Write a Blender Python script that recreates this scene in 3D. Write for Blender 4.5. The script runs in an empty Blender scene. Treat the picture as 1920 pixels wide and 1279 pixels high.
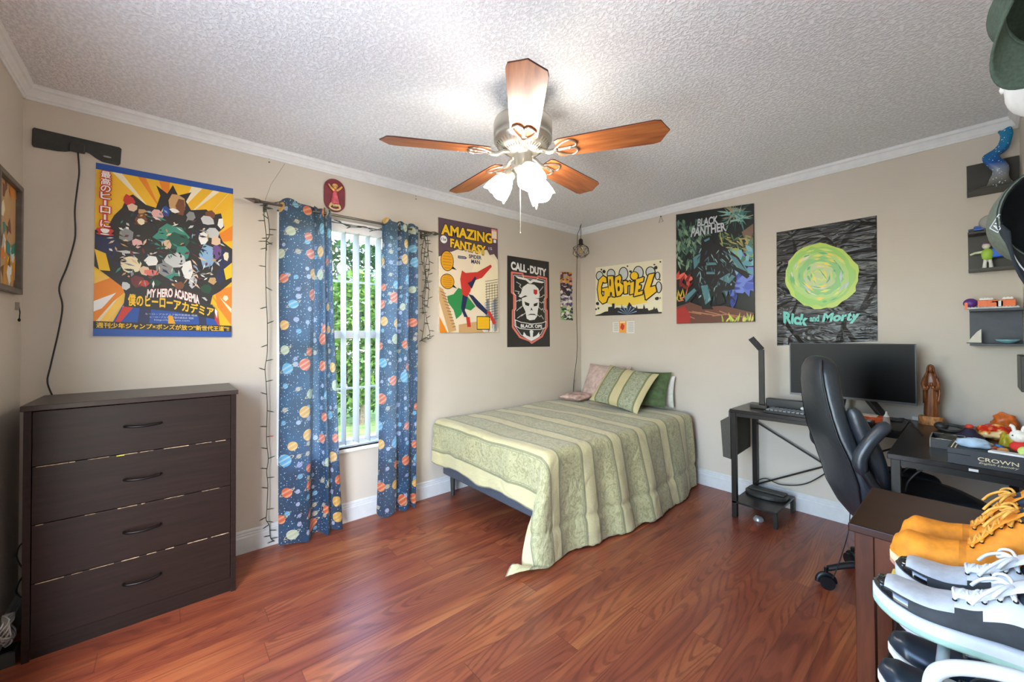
import bpy, math, random
from mathutils import Vector, Matrix, noise
S = bpy.context.scene
COL = S.collection
PI = math.pi

# ------------------------------------------------------------------ camera
CW, CH = 1920.0, 1279.0
CAM = Vector((2.8411, -3.4569, 1.2767))
YAW, PITCH, ROLL, FPX, SHY = 2.4298, 0.0127, -0.0054, 748.63, -20.5
_F = Vector((math.cos(PITCH)*math.cos(YAW), math.cos(PITCH)*math.sin(YAW), math.sin(PITCH)))
_R = _F.cross(Vector((0, 0, 1))).normalized()
_U = _R.cross(_F)
RR = _R*math.cos(ROLL) + _U*math.sin(ROLL)
UU = -_R*math.sin(ROLL) + _U*math.cos(ROLL)
cd = bpy.data.cameras.new('camera')
cam = bpy.data.objects.new('camera', cd)
COL.objects.link(cam)
S.camera = cam
cam.matrix_world = Matrix(((RR.x, UU.x, -_F.x, CAM.x), (RR.y, UU.y, -_F.y, CAM.y), (RR.z, UU.z, -_F.z, CAM.z), (0, 0, 0, 1)))
cd.sensor_width = 36
cd.lens = FPX*36/CW
cd.shift_y = SHY/CW
cd.clip_start = 0.01

# ------------------------------------------------------------------ world, sun, exposure
vs = S.view_settings
vs.view_transform = 'Standard'
vs.look = 'None'
vs.exposure = 1.28
vs.gamma = 1.0
vs.use_curve_mapping = False
w = bpy.data.worlds.new('sky')
S.world = w
w.use_nodes = True
wn = w.node_tree
for n in list(wn.nodes): wn.nodes.remove(n)
wo = wn.nodes.new('ShaderNodeOutputWorld')
wb = wn.nodes.new('ShaderNodeBackground')
wt = wn.nodes.new('ShaderNodeTexSky')
wt.sky_type = 'NISHITA'
wt.sun_disc = False
wt.sun_elevation = math.radians(48)
wt.sun_rotation = math.radians(100)
wb.inputs['Strength'].default_value = 1.5
wn.links.new(wt.outputs[0], wb.inputs[0])
wn.links.new(wb.outputs[0], wo.inputs[0])

def lamp(name, kind, loc, energy, color=(1, 1, 1), **kw):
    l = bpy.data.lights.new(name, kind)
    l.energy = energy
    l.color = color
    for k, v in kw.items():
        setattr(l, k, v)
    o = bpy.data.objects.new(name, l)
    o.location = loc
    COL.objects.link(o)
    return o
sun = lamp('sun', 'SUN', (4, -2, 8), 1.9, (1, .95, .86), angle=0.02)
sun.rotation_euler = Vector((1.1, .1, 1.25)).to_track_quat('Z', 'Y').to_euler()
# daylight through the window
prt = lamp('window_daylight', 'AREA', (-.14, -2.48, 1.28), 1, shape='RECTANGLE', size=.9, size_y=1.55)
prt.rotation_euler = Vector((-1, 0, 0)).to_track_quat('Z', 'Y').to_euler()
prt.data.cycles.is_portal = True      # guides the sky's light through the window opening
prt = lamp('added_doorway_daylight', 'AREA', (1.95, -4.10, 1.03), 1, shape='RECTANGLE', size=1.4, size_y=2.06)  # portal for the unseen doorway, added so the sky fills the room
prt.rotation_euler = Vector((0, -1, 0)).to_track_quat('Z', 'Y').to_euler()
prt.data.cycles.is_portal = True
LAMP_E = 18.5      # emission strength of the fan's three glass shades

# ------------------------------------------------------------------ helpers
def on(ax, v, x, y):
    """the point of the plane ax = v seen at photo pixel x, y"""
    d = _F + RR*((x-CW/2)/FPX) - UU*((y-SHY-CH/2)/FPX)
    i = 'xyz'.index(ax)
    t = (v-CAM[i])/d[i]
    return CAM + d*t
def srgb(h):
    if isinstance(h, str):
        h = h.lstrip('#')
        c = [int(h[i:i+2], 16)/255 for i in (0, 2, 4)]
        return tuple(x/12.92 if x <= .04045 else ((x+.055)/1.055)**2.4 for x in c) + (1,)
    return tuple(h)+(1,) if len(h) == 3 else tuple(h)
MATS = {}
class NT:
    def __init__(s, name):
        s.m = bpy.data.materials.new(name)
        s.m.use_nodes = True
        s.t = s.m.node_tree
        s.b = s.t.nodes['Principled BSDF']
        s.o = s.t.nodes['Material Output']
    def n(s, typ, **kw):
        nd = s.t.nodes.new('ShaderNode'+typ)
        for k, v in kw.items():
            if k.startswith('i_'):
                key = k[2:]
                key = int(key) if key.isdigit() else key.replace('_', ' ')
                s.put(nd.inputs[key], v)
            else:
                setattr(nd, k, v)
        return nd
    def put(s, inp, v):
        if isinstance(v, bpy.types.NodeSocket): s.t.links.new(v, inp)
        elif isinstance(v, bpy.types.Node): s.t.links.new(v.outputs[0], inp)
        else: inp.default_value = v
    def math(s, op, a, b=0.0, c=0.0, clamp=False):
        nd = s.n('Math', operation=op, use_clamp=clamp)
        s.put(nd.inputs[0], a); s.put(nd.inputs[1], b); s.put(nd.inputs[2], c)
        return nd.outputs[0]
    def mix(s, f, a, b, blend='MIX'):
        nd = s.n('Mix', data_type='RGBA', blend_type=blend)
        s.put(nd.inputs[0], f); s.put(nd.inputs[6], a); s.put(nd.inputs[7], b)
        return nd.outputs[2]
    def ramp(s, f, stops, interp='LINEAR'):
        nd = s.n('ValToRGB')
        r = nd.color_ramp
        r.interpolation = interp
        while len(r.elements) < len(stops): r.elements.new(.5)
        for e, (p, c) in zip(r.elements, stops):
            e.position = p; e.color = srgb(c)
        s.put(nd.inputs[0], f)
        return nd.outputs[0]
    def coord(s, kind='Object', scale=None):
        c = s.n('TexCoord').outputs[kind]
        if scale is not None:
            mp = s.n('Mapping'); mp.inputs['Scale'].default_value = scale
            s.t.links.new(c, mp.inputs[0]); c = mp.outputs[0]
        return c
    def bump(s, h, strength=.3, dist=.01):
        nd = s.n('Bump'); nd.inputs['Strength'].default_value = strength; nd.inputs['Distance'].default_value = dist
        s.put(nd.inputs['Height'], h)
        s.t.links.new(nd.outputs[0], s.b.inputs['Normal'])
    def sep(s, v):
        nd = s.n('SeparateXYZ'); s.put(nd.inputs[0], v); return nd.outputs
    def comb(s, x, y, z=0.0):
        nd = s.n('CombineXYZ')
        for i, v in enumerate((x, y, z)): s.put(nd.inputs[i], v)
        return nd.outputs[0]
    def set(s, **kw):
        for k, v in kw.items(): s.put(s.b.inputs[k.replace('_', ' ')], v)
def mat(h, rough=.6, metal=0.0, var=.06, sc=30, bump=0, name=None, emit=0, trans=0, coat=0, sub=0, alpha=1):
    key = (h, rough, metal, var, sc, bump, emit, trans, coat, alpha)
    if key in MATS: return MATS[key]
    N = NT(name or 'finish_%d' % len(MATS))
    c = srgb(h)
    if var:
        nz = N.n('TexNoise', i_Scale=sc, i_Detail=3.0)
        N.put(nz.inputs['Vector'], N.coord())
        a = tuple(max(0, x*(1-var*2)) for x in c[:3])+(1,)
        b = tuple(min(1, x*(1+var*2)) for x in c[:3])+(1,)
        N.put(N.b.inputs['Base Color'], N.ramp(nz.outputs[0], [(.3, a), (.7, b)]))
        if bump: N.bump(nz.outputs[0], bump, .004)
    else:
        N.set(Base_Color=c)
    N.set(Roughness=rough, Metallic=metal)
    if trans: N.set(Transmission_Weight=trans)
    if coat: N.set(Coat_Weight=coat)
    if alpha < 1: N.set(Alpha=alpha)
    if emit:
        N.set(Emission_Color=c, Emission_Strength=emit)
    MATS[key] = N.m
    return N.m

class MB:
    """collects shapes and links them as one mesh object"""
    def __init__(s, M=None):
        s.v = []; s.f = []; s.fm = []; s.fs = []; s.mats = []; s.M = M; s.uv = None
    def mi(s, m):
        if m not in s.mats: s.mats.append(m)
        return s.mats.index(m)
    def add(s, vs, fs, m, smooth=False):
        o = len(s.v)
        for p in vs:
            p = Vector(p)
            s.v.append(s.M @ p if s.M else p)
        i = s.mi(m) if not isinstance(m, list) else None
        for k, f in enumerate(fs):
            s.f.append([o+a for a in f])
            s.fm.append(i if i is not None else s.mi(m[k]))
            s.fs.append(smooth)
        return s
    def box(s, lo, hi, m, R=None, c=None):
        x0, y0, z0 = lo; x1, y1, z1 = hi
        vs = [(x0, y0, z0), (x1, y0, z0), (x1, y1, z0), (x0, y1, z0), (x0, y0, z1), (x1, y0, z1), (x1, y1, z1), (x0, y1, z1)]
        if R is not None:
            c = Vector(c) if c is not None else Vector(((x0+x1)/2, (y0+y1)/2, (z0+z1)/2))
            vs = [c + R @ (Vector(p)-c) for p in vs]
        return s.add(vs, [(0, 3, 2, 1), (4, 5, 6, 7), (0, 1, 5, 4), (1, 2, 6, 5), (2, 3, 7, 6), (3, 0, 4, 7)], m)
    def beam(s, a, b, w, h, m, up=(0, 0, 1)):
        a = Vector(a); b = Vector(b); d = (b-a).normalized(); up = Vector(up)
        x = d.cross(up)
        if x.length < 1e-4: x = d.cross(Vector((0, 1, 0)))
        x.normalize(); y = x.cross(d)
        vs = [q + x*sx*w/2 + y*sy*h/2 for q in (a, b) for sx, sy in ((-1, -1), (1, -1), (1, 1), (-1, 1))]
        return s.add(vs, [(0, 1, 2, 3), (7, 6, 5, 4), (0, 4, 5, 1), (1, 5, 6, 2), (2, 6, 7, 3), (3, 7, 4, 0)], m)
    def loft(s, rings, m, cap=True, smooth=True, closed=False):
        n = len(rings[0]); k = len(rings)
        vs = [p for r in rings for p in r]
        fs = []
        for i in range(k if closed else k-1):
            a = i*n; b = ((i+1) % k)*n
            for j in range(n):
                fs.append((a+j, a+(j+1) % n, b+(j+1) % n, b+j))
        ms = m
        if callable(m):
            ms = [m(i // n, i % n) for i in range(len(fs))]
        s.add(vs, fs, ms, smooth)
        if cap and not closed:
            mm = m(0, 0) if callable(m) else m
            s.add(rings[0], [tuple(range(n))[::-1]], mm, False)
            mm = m(k-2, 0) if callable(m) else m
            s.add(rings[-1], [tuple(range(n))], mm, False)
        return s
    def tube(s, pts, r, m, n=8, closed=False, cap=True):
        pts = [Vector(p) for p in pts]; k = len(pts)
        rings = []; px = None
        for i, p in enumerate(pts):
            if closed: d = pts[(i+1) % k]-pts[i-1]
            else: d = pts[min(i+1, k-1)]-pts[max(i-1, 0)]
            if d.length < 1e-9: d = Vector((0, 0, 1))
            d.normalize()
            if px is None:
                x = d.orthogonal().normalized()
            else:
                x = px - d*px.dot(d)
                if x.length < 1e-6: x = d.orthogonal()
                x.normalize()
            px = x; y = d.cross(x)
            rr = r[i] if isinstance(r, (list, tuple)) else r
            rings.append([p + (x*math.cos(2*PI*j/n)+y*math.sin(2*PI*j/n))*rr for j in range(n)])
        return s.loft(rings, m, cap, True, closed)
    def cyl(s, a, b, r0, m, r1=None, n=20, smooth=True):
        r1 = r0 if r1 is None else r1
        a = Vector(a); b = Vector(b); d = (b-a).normalized(); x = d.orthogonal().normalized(); y = d.cross(x)
        rg = [[q+(x*math.cos(2*PI*j/n)+y*math.sin(2*PI*j/n))*rr for j in range(n)] for q, rr in ((a, r0), (b, r1))]
        return s.loft(rg, m, True, smooth)
    def lathe(s, prof, m, c=(0, 0, 0), axis=(0, 0, 1), n=28, cap=True):
        c = Vector(c); d = Vector(axis).normalized()
        x = d.orthogonal().normalized(); y = d.cross(x)
        return s.loft([[c + d*z + (x*math.cos(2*PI*j/n)+y*math.sin(2*PI*j/n))*max(r, 1e-4) for j in range(n)] for r, z in prof], m, cap)
    def ball(s, c, r, m, n=16, k=10, R=None, jit=0, seed=0):
        c = Vector(c); r = (r, r, r) if isinstance(r, (int, float)) else r
        rings = []
        for i in range(1, k):
            t = PI*i/k
            rg = []
            for j in range(n):
                a = 2*PI*j/n
                q = Vector((math.sin(t)*math.cos(a), math.sin(t)*math.sin(a), -math.cos(t)))
                if jit: q *= 1+jit*noise.noise(q*2.3+Vector((seed, seed*.7, 0)))
                q = Vector((q.x*r[0], q.y*r[1], q.z*r[2]))
                rg.append(c + (R @ q if R else q))
            rings.append(rg)
        s.loft(rings, m, False)
        bq = Vector((0, 0, -r[2])); tq = Vector((0, 0, r[2]))
        for ring, q, fl in ((rings[0], bq, True), (rings[-1], tq, False)):
            vs = list(ring)+[c+(R @ q if R else q)]
            s.add(vs, [((j+1) % n, j, n) if fl else (j, (j+1) % n, n) for j in range(n)], m, True)
        return s
    def prism(s, poly, o, u, v, w, m, mside=None):
        """poly in (u, v) about o, extruded by vector w"""
        o = Vector(o); u = Vector(u); v = Vector(v); w = Vector(w)
        a = [o+u*p[0]+v*p[1] for p in poly]; b = [q+w for q in a]; n = len(a)
        s.add(a+b, [tuple(range(n))[::-1], tuple(range(n, 2*n))] + [(i, (i+1) % n, n+(i+1) % n, n+i) for i in range(n)],
              [m, m] + [mside or m]*n)
        return s
    def grid(s, fn, nu, nv, m, uvf=None, smooth=True):
        vs = [fn(i/nu, j/nv) for i in range(nu+1) for j in range(nv+1)]
        fs = [(i*(nv+1)+j, (i+1)*(nv+1)+j, (i+1)*(nv+1)+j+1, i*(nv+1)+j+1) for i in range(nu) for j in range(nv)]
        if uvf:
            if s.uv is None: s.uv = {}
            o = len(s.v)
            for i in range(nu+1):
                for j in range(nv+1): s.uv[o+i*(nv+1)+j] = uvf(i/nu, j/nv)
        return s.add(vs, fs, m, smooth)
    def build(s, name, parent=None, bevel=0, seg=2, sub=0, solid=0, world=False):
        me = bpy.data.meshes.new(name)
        vs = s.v
        if world and parent is not None:
            inv = parent.matrix_basis.inverted()
            vs = [inv @ p for p in vs]
        me.from_pydata([tuple(p) for p in vs], [], s.f)
        for m in s.mats: me.materials.append(m)
        me.polygons.foreach_set('material_index', s.fm)
        me.polygons.foreach_set('use_smooth', s.fs)
        if s.uv is not None:
            ul = me.uv_layers.new(name='UVMap')
            for l in me.loops:
                ul.data[l.index].uv = s.uv.get(l.vertex_index, (0, 0))
        me.validate(); me.update()
        o = bpy.data.objects.new(name, me)
        COL.objects.link(o)
        if parent is not None: o.parent = parent
        if solid:
            md = o.modifiers.new('thickness', 'SOLIDIFY'); md.thickness = solid; md.offset = 0
        if sub:
            md = o.modifiers.new('smooth', 'SUBSURF'); md.levels = sub; md.render_levels = sub
        if bevel:
            md = o.modifiers.new('edges', 'BEVEL'); md.width = bevel; md.segments = seg; md.limit_method = 'ANGLE'; md.angle_limit = .7
        return o
def thing(name, label, cat, loc=(0, 0, 0), rz=0, group=None):
    o = bpy.data.objects.new(name, None)
    o.empty_display_size = .05
    COL.objects.link(o)
    o.location = loc
    o.rotation_euler = (0, 0, rz)
    o.matrix_basis = Matrix.Translation(loc) @ Matrix.Rotation(rz, 4, 'Z')
    o['label'] = label; o['category'] = cat
    if group: o['group'] = group
    return o
def tag(o, label, cat, group=None, kind=None):
    o['label'] = label; o['category'] = cat
    if group: o['group'] = group
    if kind: o['kind'] = kind
    return o
def struct(o):
    o['kind'] = 'structure'
    return o
def smooth_path(pts, k=6):
    pts = [Vector(p) for p in pts]; out = []
    for i in range(len(pts)-1):
        a = pts[max(i-1, 0)]; b = pts[i]; c = pts[i+1]; d = pts[min(i+2, len(pts)-1)]
        for j in range(k):
            t = j/k
            out.append(.5*((2*b)+(c-a)*t+(2*a-5*b+4*c-d)*t*t+(-a+3*b-3*c+d)*t**3))
    out.append(pts[-1])
    return out
def oval(cx, cy, rx, ry, n=20, a0=0, a1=2*PI, wob=0, seed=0):
    full = abs(a1-a0) > 6.2
    R = random.Random(seed)
    return [(cx+rx*(1+wob*R.uniform(-1, 1))*math.cos(a0+(a1-a0)*i/(n if full else n-1)), cy+ry*(1+wob*R.uniform(-1, 1))*math.sin(a0+(a1-a0)*i/(n if full else n-1))) for i in range(n)]
_fonts = {}
def text_mesh(txt, bold=0.0, shear=0.0, fill=4):
    cu = bpy.data.curves.new('t', 'FONT')
    cu.body = txt; cu.offset = bold; cu.shear = shear; cu.resolution_u = fill
    ob = bpy.data.objects.new('t', cu)
    COL.objects.link(ob)
    dg = bpy.context.evaluated_depsgraph_get()
    me = bpy.data.meshes.new_from_object(ob.evaluated_get(dg))
    vs = [v.co.copy() for v in me.vertices]; fs = [tuple(p.vertices) for p in me.polygons]
    bpy.data.objects.remove(ob); bpy.data.curves.remove(cu); bpy.data.meshes.remove(me)
    return vs, fs
class Sheet:
    """a flat printed sheet: corners TL TR BR BL in the world, art in unit u, v (v down)"""
    def __init__(s, tl, tr, br, bl, n, thick, m, side=None, back=None, M=None):
        s.c = [Vector(q) for q in (tl, tr, br, bl)]; s.n = Vector(n).normalized(); s.mb = MB(M); s.thick = thick
        a = s.c; b = [q + s.n*thick for q in a]
        s.mb.add(a+b, [(0, 1, 2, 3), (7, 6, 5, 4), (0, 4, 5, 1), (1, 5, 6, 2), (2, 6, 7, 3), (3, 7, 4, 0)],
                 [side or m, m]+[side or m]*4)
        s.L = 0
    def q(s, u, v, off=0):
        a, b, c, d = s.c
        return (a*(1-u)+b*u)*(1-v) + (d*(1-u)+c*u)*v + s.n*(s.thick+off)
    def layer(s, k=1): s.L += k; return s
    def poly(s, pts, m):
        s.mb.add([s.q(u, v, .00025*(s.L+1)) for u, v in pts], [tuple(range(len(pts)))], m)
        s.L += .12
        return s
    def line(s, pts, w, m, closed=False, asp=None):
        asp = asp or 1
        k = len(pts)
        for i in range(k if closed else k-1):
            a = pts[i]; b = pts[(i+1) % k]
            dx = b[0]-a[0]; dy = (b[1]-a[1])*asp; l = math.hypot(dx, dy) or 1
            nx, ny = -dy/l*w, dx/l*w/asp
            ex, ey = dx/l*w*.5, dy/l*w*.5/asp
            s.poly([(a[0]+nx-ex, a[1]+ny-ey), (b[0]+nx+ex, b[1]+ny+ey), (b[0]-nx+ex, b[1]-ny+ey), (a[0]-nx-ex, a[1]-ny-ey)], m)
        return s
    def text(s, txt, quad, m, bold=0, shear=0, out=None, outw=.03, arc=0):
        """quad = u0, v0, u1, v1 or four (u, v) corners TL TR BR BL"""
        if len(quad) == 4 and not isinstance(quad[0], (tuple, list)):
            u0, v0, u1, v1 = quad; quad = [(u0, v0), (u1, v0), (u1, v1), (u0, v1)]
        cjk = any(ord(c) > 0x2000 for c in txt)
        if cjk: bold_, bold = bold, 0
        vs, fs = text_mesh(txt, bold, shear)
        if not vs: return s
        x0 = min(p.x for p in vs); x1 = max(p.x for p in vs); y0 = min(p.y for p in vs); y1 = max(p.y for p in vs)
        def put(vs, fs, m, off, sx=0, sy=0):
            out_ = []
            for p in vs:
                p = Vector((p.x+sx, p.y+sy, 0))
                a = (p.x-x0)/(x1-x0+1e-9); b = 1-(p.y-y0)/(y1-y0+1e-9)
                b2 = b - arc*4*a*(1-a)
                A, B, C, D = quad
                u = (A[0]*(1-a)+B[0]*a)*(1-b2)+(D[0]*(1-a)+C[0]*a)*b2
                v = (A[1]*(1-a)+B[1]*a)*(1-b2)+(D[1]*(1-a)+C[1]*a)*b2
                out_.append(s.q(u, v, .00025*(off+1)))
            s.mb.add(out_, fs, m)
        if cjk:
            if out is not None:
                for k in range(12):
                    a = 2*PI*k/12; put(vs, fs, out, s.L+k*.02, math.cos(a)*outw*1.6, math.sin(a)*outw*1.6)
                s.L += .5
            for k in range(6 if bold_ else 0):
                a = 2*PI*k/6; put(vs, fs, m, s.L+k*.02, math.cos(a)*bold_, math.sin(a)*bold_)
            s.L += .2
        elif out is not None:
            v2, f2 = text_mesh(txt, bold+outw, shear)
            put(v2, f2, out, s.L); s.L += .5
        put(vs, fs, m, s.L); s.L += .2
        return s
    def build(s, name, parent=None, **k): return s.mb.build(name, parent, **k)
def copy_tree(o, parent=None):
    c = o.copy(); COL.objects.link(c)
    if parent: c.parent = parent
    for ch in [x for x in bpy.data.objects if x.parent == o]:
        copy_tree(ch, c)
    return c

# ------------------------------------------------------------------ setting materials
def wall_mat():
    N = NT('beige_wall_paint')
    v = N.coord()
    big = N.n('TexNoise', i_Vector=v, i_Scale=1.3, i_Detail=4.0)
    c = N.ramp(big.outputs[0], [(.3, '#c9beae'), (.7, '#d0c6b7')])
    sc = N.n('TexNoise', i_Vector=v, i_Scale=9.0, i_Detail=6.0, i_Roughness=.7)
    smudge = N.ramp(sc.outputs[0], [(.66, '#000000'), (.74, '#ffffff')])
    c = N.mix(N.math('MULTIPLY', smudge, .12), c, srgb('#a09686'))
    fine = N.n('TexNoise', i_Vector=v, i_Scale=180.0, i_Detail=2.0)
    N.set(Base_Color=c, Roughness=.55)
    N.bump(fine.outputs[0], .12, .002)
    return N.m
def ceiling_mat():
    N = NT('popcorn_ceiling')
    v = N.coord()
    a = N.n('TexNoise', i_Vector=v, i_Scale=75.0, i_Detail=2.0, i_Roughness=.5, i_Distortion=.5)
    h = N.ramp(a.outputs[0], [(.40, '#000000'), (.60, '#ffffff')])
    c = N.mix(h, srgb('#dee0e1'), srgb('#eff1f2'))
    N.set(Base_Color=c, Roughness=.9)
    N.bump(h, .5, .006)
    return N.m
def floor_mat():
    N = NT('cherry_laminate_floor')
    x, y, z = N.sep(N.coord())
    W, L = .127, 1.22
    px = N.math('DIVIDE', x, W)
    i = N.math('FLOOR', px)
    r1 = N.n('TexWhiteNoise', noise_dimensions='1D', i_W=i)
    off = N.math('MULTIPLY', r1.outputs[0], L)
    py = N.math('DIVIDE', N.math('ADD', y, off), L)
    j = N.math('FLOOR', py)
    r2 = N.n('TexWhiteNoise', noise_dimensions='2D', i_Vector=N.comb(i, j))
    rnd = r2.outputs[0]
    gx = N.math('MULTIPLY', x, 6.5)
    gy = N.math('ADD', N.math('MULTIPLY', y, .6), N.math('MULTIPLY', rnd, 37))
    f = N.n('TexNoise', i_Vector=N.comb(gx, gy, N.math('MULTIPLY', rnd, 11)), i_Scale=1.0, i_Detail=1.2, i_Roughness=.35)
    ring = N.math('SINE', N.math('MULTIPLY', f.outputs[0], 175))
    ringm = N.ramp(ring, [(.15, '#000000'), (.8, '#ffffff')])
    fib = N.n('TexNoise', i_Vector=N.comb(N.math('MULTIPLY', x, 170), N.math('MULTIPLY', y, 7), rnd), i_Scale=1.0, i_Detail=4.0)
    tone = N.n('TexNoise', i_Vector=N.comb(N.math('MULTIPLY', x, 11), N.math('MULTIPLY', y, 1.3), N.math('MULTIPLY', rnd, 23)), i_Scale=1.0, i_Detail=2.0)
    base = N.ramp(tone.outputs[0], [(.28, '#783927'), (.45, '#934930'), (.6, '#a95c37'), (.75, '#b97042')])
    base = N.mix(N.math('MULTIPLY', rnd, .38), base, srgb('#824334'))
    c = N.mix(N.math('MULTIPLY', ringm, N.math('MULTIPLY', N.ramp(fib.outputs[0], [(.3, '#555555'), (.7, '#ffffff')]), .7)), base, srgb('#54261a'))
    c = N.mix(N.math('MULTIPLY', N.ramp(fib.outputs[0], [(.35, '#ffffff'), (.55, '#000000')]), .3), c, srgb('#6a3524'))
    fx = N.math('ABSOLUTE', N.math('SUBTRACT', N.math('FRACT', px), .5))
    fy = N.math('ABSOLUTE', N.math('SUBTRACT', N.math('FRACT', py), .5))
    gap = N.math('MAXIMUM', N.math('GREATER_THAN', fx, .4925), N.math('GREATER_THAN', fy, .4988))
    c = N.mix(N.math('MULTIPLY', gap, .45), c, srgb('#3a1a12'))
    N.set(Base_Color=c, Roughness=N.math('ADD', .26, N.math('MULTIPLY', fib.outputs[0], .12)))
    N.b.inputs['Specular IOR Level'].default_value = .55
    N.bump(N.math('SUBTRACT', N.math('MULTIPLY', fib.outputs[0], .15), gap), .25, .001)
    return N.m
M_WALL = wall_mat(); M_CEIL = ceiling_mat(); M_FLOOR = floor_mat()
M_TRIM = mat('#d2d2d0', .45, var=.02, name='white_trim_paint')
M_CROWN = mat('#e2e2e0', .5, var=.02)
DOX0, DOX1, DOZ = 1.25, 2.65, 2.06      # added doorway, out of view
LX, LY, HZ = 3.0113, 3.9641, 2.44
WY0, WY1, WZ0, WZ1 = -2.93, -2.03, .50, 2.06      # window opening
# ------------------------------------------------------------------ room shell
T = .12
m = MB()
m.box((-T, -LY-T, -.06), (LX+T, T, 0), M_FLOOR); struct(m.build('floor'))
m = MB()
m.box((-T, -LY-T, HZ), (LX+T, T, HZ+.1), M_CEIL); struct(m.build('ceiling'))
m = MB()
m.box((-T, -LY-T, 0), (0, WY0, HZ), M_WALL); m.box((-T, WY1, 0), (0, T, HZ), M_WALL)
m.box((-T, WY0, 0), (0, WY1, WZ0), M_WALL); m.box((-T, WY0, WZ1), (0, WY1, HZ), M_WALL)
struct(m.build('wall_left'))
m = MB(); m.box((0, 0, 0), (LX, T, HZ), M_WALL); struct(m.build('wall_back'))
m = MB(); m.box((LX, -LY-T, 0), (LX+T, T, HZ), M_WALL); struct(m.build('wall_right'))
m = MB()      # open doorway added unseen behind the camera to let fill daylight in
m.box((0, -LY-T, 0), (DOX0, -LY, HZ), M_WALL); m.box((DOX1, -LY-T, 0), (LX, -LY, HZ), M_WALL); m.box((DOX0, -LY-T, DOZ), (DOX1, -LY, HZ), M_WALL)
struct(m.build('wall_front'))
m = MB()
for x0_, x1_, z0_, z1_ in ((DOX0-.06, DOX0, .0, DOZ+.06), (DOX1, DOX1+.06, 0, DOZ+.06), (DOX0, DOX1, DOZ, DOZ+.06)): m.box((x0_, -LY, z0_), (x1_, -LY+.018, z1_), M_TRIM)
struct(m.build('added_door_1'))  # casing of the added doorway
def moulding(name, prof, a, b, inward, mt):
    """prof: (distance from wall, z) closed outline, swept from a to b"""
    a = Vector(a); b = Vector(b); inward = Vector(inward)
    ra = [a+inward*d+Vector((0, 0, z)) for d, z in prof]; rb = [b+inward*d+Vector((0, 0, z)) for d, z in prof]
    m = MB(); m.loft([ra, rb], mt, True, False)
    return struct(m.build(name))
crown = [(0, 2.376), (.006, 2.376), (.010, 2.386), (.013, 2.388), (.016, 2.400), (.026, 2.418), (.034, 2.424), (.036, 2.432), (.040, 2.4399), (0, 2.4399)]
base = [(0, 0), (.017, 0), (.017, .090), (.013, .098), (.013, .106), (.010, .110), (.010, .121), (.004, .130), (0, .130)]
for nm, a, b, n in (('left', (0, -LY, 0), (0, 0, 0), (1, 0, 0)), ('back', (0, 0, 0), (LX, 0, 0), (0, -1, 0)),
                    ('right', (LX, -LY, 0), (LX, 0, 0), (-1, 0, 0)), ('front', (0, -LY, 0), (LX, -LY, 0), (0, 1, 0))):
    moulding('trim_'+nm, crown, a, b, n, M_CROWN)
    moulding('baseboard_'+nm, base, a, (DOX0-.06, -LY, 0) if nm == 'front' else b, n, M_TRIM)
# little nail holes and hardware left on the walls
M_NAIL = mat('#4a2f26', .5, .3, 0)
for (x, y), lab in ((((504.5, 304.5)), 'tiny dark screw in the wall below the ceiling trim, left of the plaque'), ((779.5, 373.5), 'tiny dark screw in the wall below the ceiling trim, above the right curtain')):
    q = on('x', 0, x, y)
    m = MB()
    m.lathe([(.0015, 0), (.004, .004), (.004, .007), (.001, .009)], M_NAIL, (q.x, q.y, q.z), (1, 0, 0), 8)
    m.lathe([(.0015, 0), (.003, .004), (.001, .006)], M_NAIL, (q.x, q.y, q.z+.022), (1, 0, 0), 8)
    tag(m.build('screw'), lab, 'screw')

# ------------------------------------------------------------------ window
M_VINYL = mat('#eeeeec', .35, var=.01)
N = NT('window_glass')
g = N.n('BsdfGlossy', i_Roughness=.02); tr = N.n('BsdfTransparent'); mx = N.n('MixShader', i_0=.05)
N.t.links.new(tr.outputs[0], mx.inputs[1]); N.t.links.new(g.outputs[0], mx.inputs[2]); N.t.links.new(mx.outputs[0], N.o.inputs[0])
M_GLASS = N.m
win = bpy.data.objects.new('window_1', None); COL.objects.link(win); win.location = (0, 0, 0); struct(win)
m = MB()
for y0, y1, z0, z1 in ((WY0, WY0+.045, WZ0, WZ1), (WY1-.045, WY1, WZ0, WZ1), (WY0, WY1, WZ0, WZ0+.045), (WY0, WY1, WZ1-.045, WZ1)):
    m.box((-.11, y0, z0), (-.05, y1, z1), M_VINYL)
m.build('window_frame', win, .003)
MIDZ = 1.285
m = MB()
m.box((-.095, WY0+.045, MIDZ-.025), (-.06, WY1-.045, MIDZ+.03), M_VINYL)
for z0, z1 in ((WZ0+.045, MIDZ-.025), (MIDZ+.03, WZ1-.045)):
    m.box((-.092, WY0+.045, (z0+z1)/2-.007), (-.078, WY1-.045, (z0+z1)/2+.007), M_VINYL)
m.build('sash', win)
m = MB(); m.box((-.087, WY0+.045, WZ0+.045), (-.084, WY1-.045, WZ1-.045), M_GLASS); m.build('glass', win)
m = MB()
m.box((-.05, WY0-.0, WZ0), (.022, WY1, WZ0+.018), M_VINYL)
m.box((0, WY0-.012, WZ0-.022), (.022, WY1+.012, WZ0+.018), M_VINYL)
m.build('window_sill', win, .004)
m = MB()
for y in (WY0, WY1-.004): m.box((-.05, y, WZ0), (0, y+.004, WZ1), M_VINYL)
m.box((-.05, WY0, WZ1-.004), (0, WY1, WZ1), M_VINYL)
m.box((0, WY0-.012, WZ0), (.006, WY0+.006, WZ1+.008), M_VINYL)
m.box((0, WY1-.006, WZ0), (.006, WY1+.012, WZ1+.008), M_VINYL)
m.box((0, WY0-.012, WZ1-.002), (.006, WY1+.012, WZ1+.010), M_VINYL)
m.build('window_casing', win)
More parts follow.
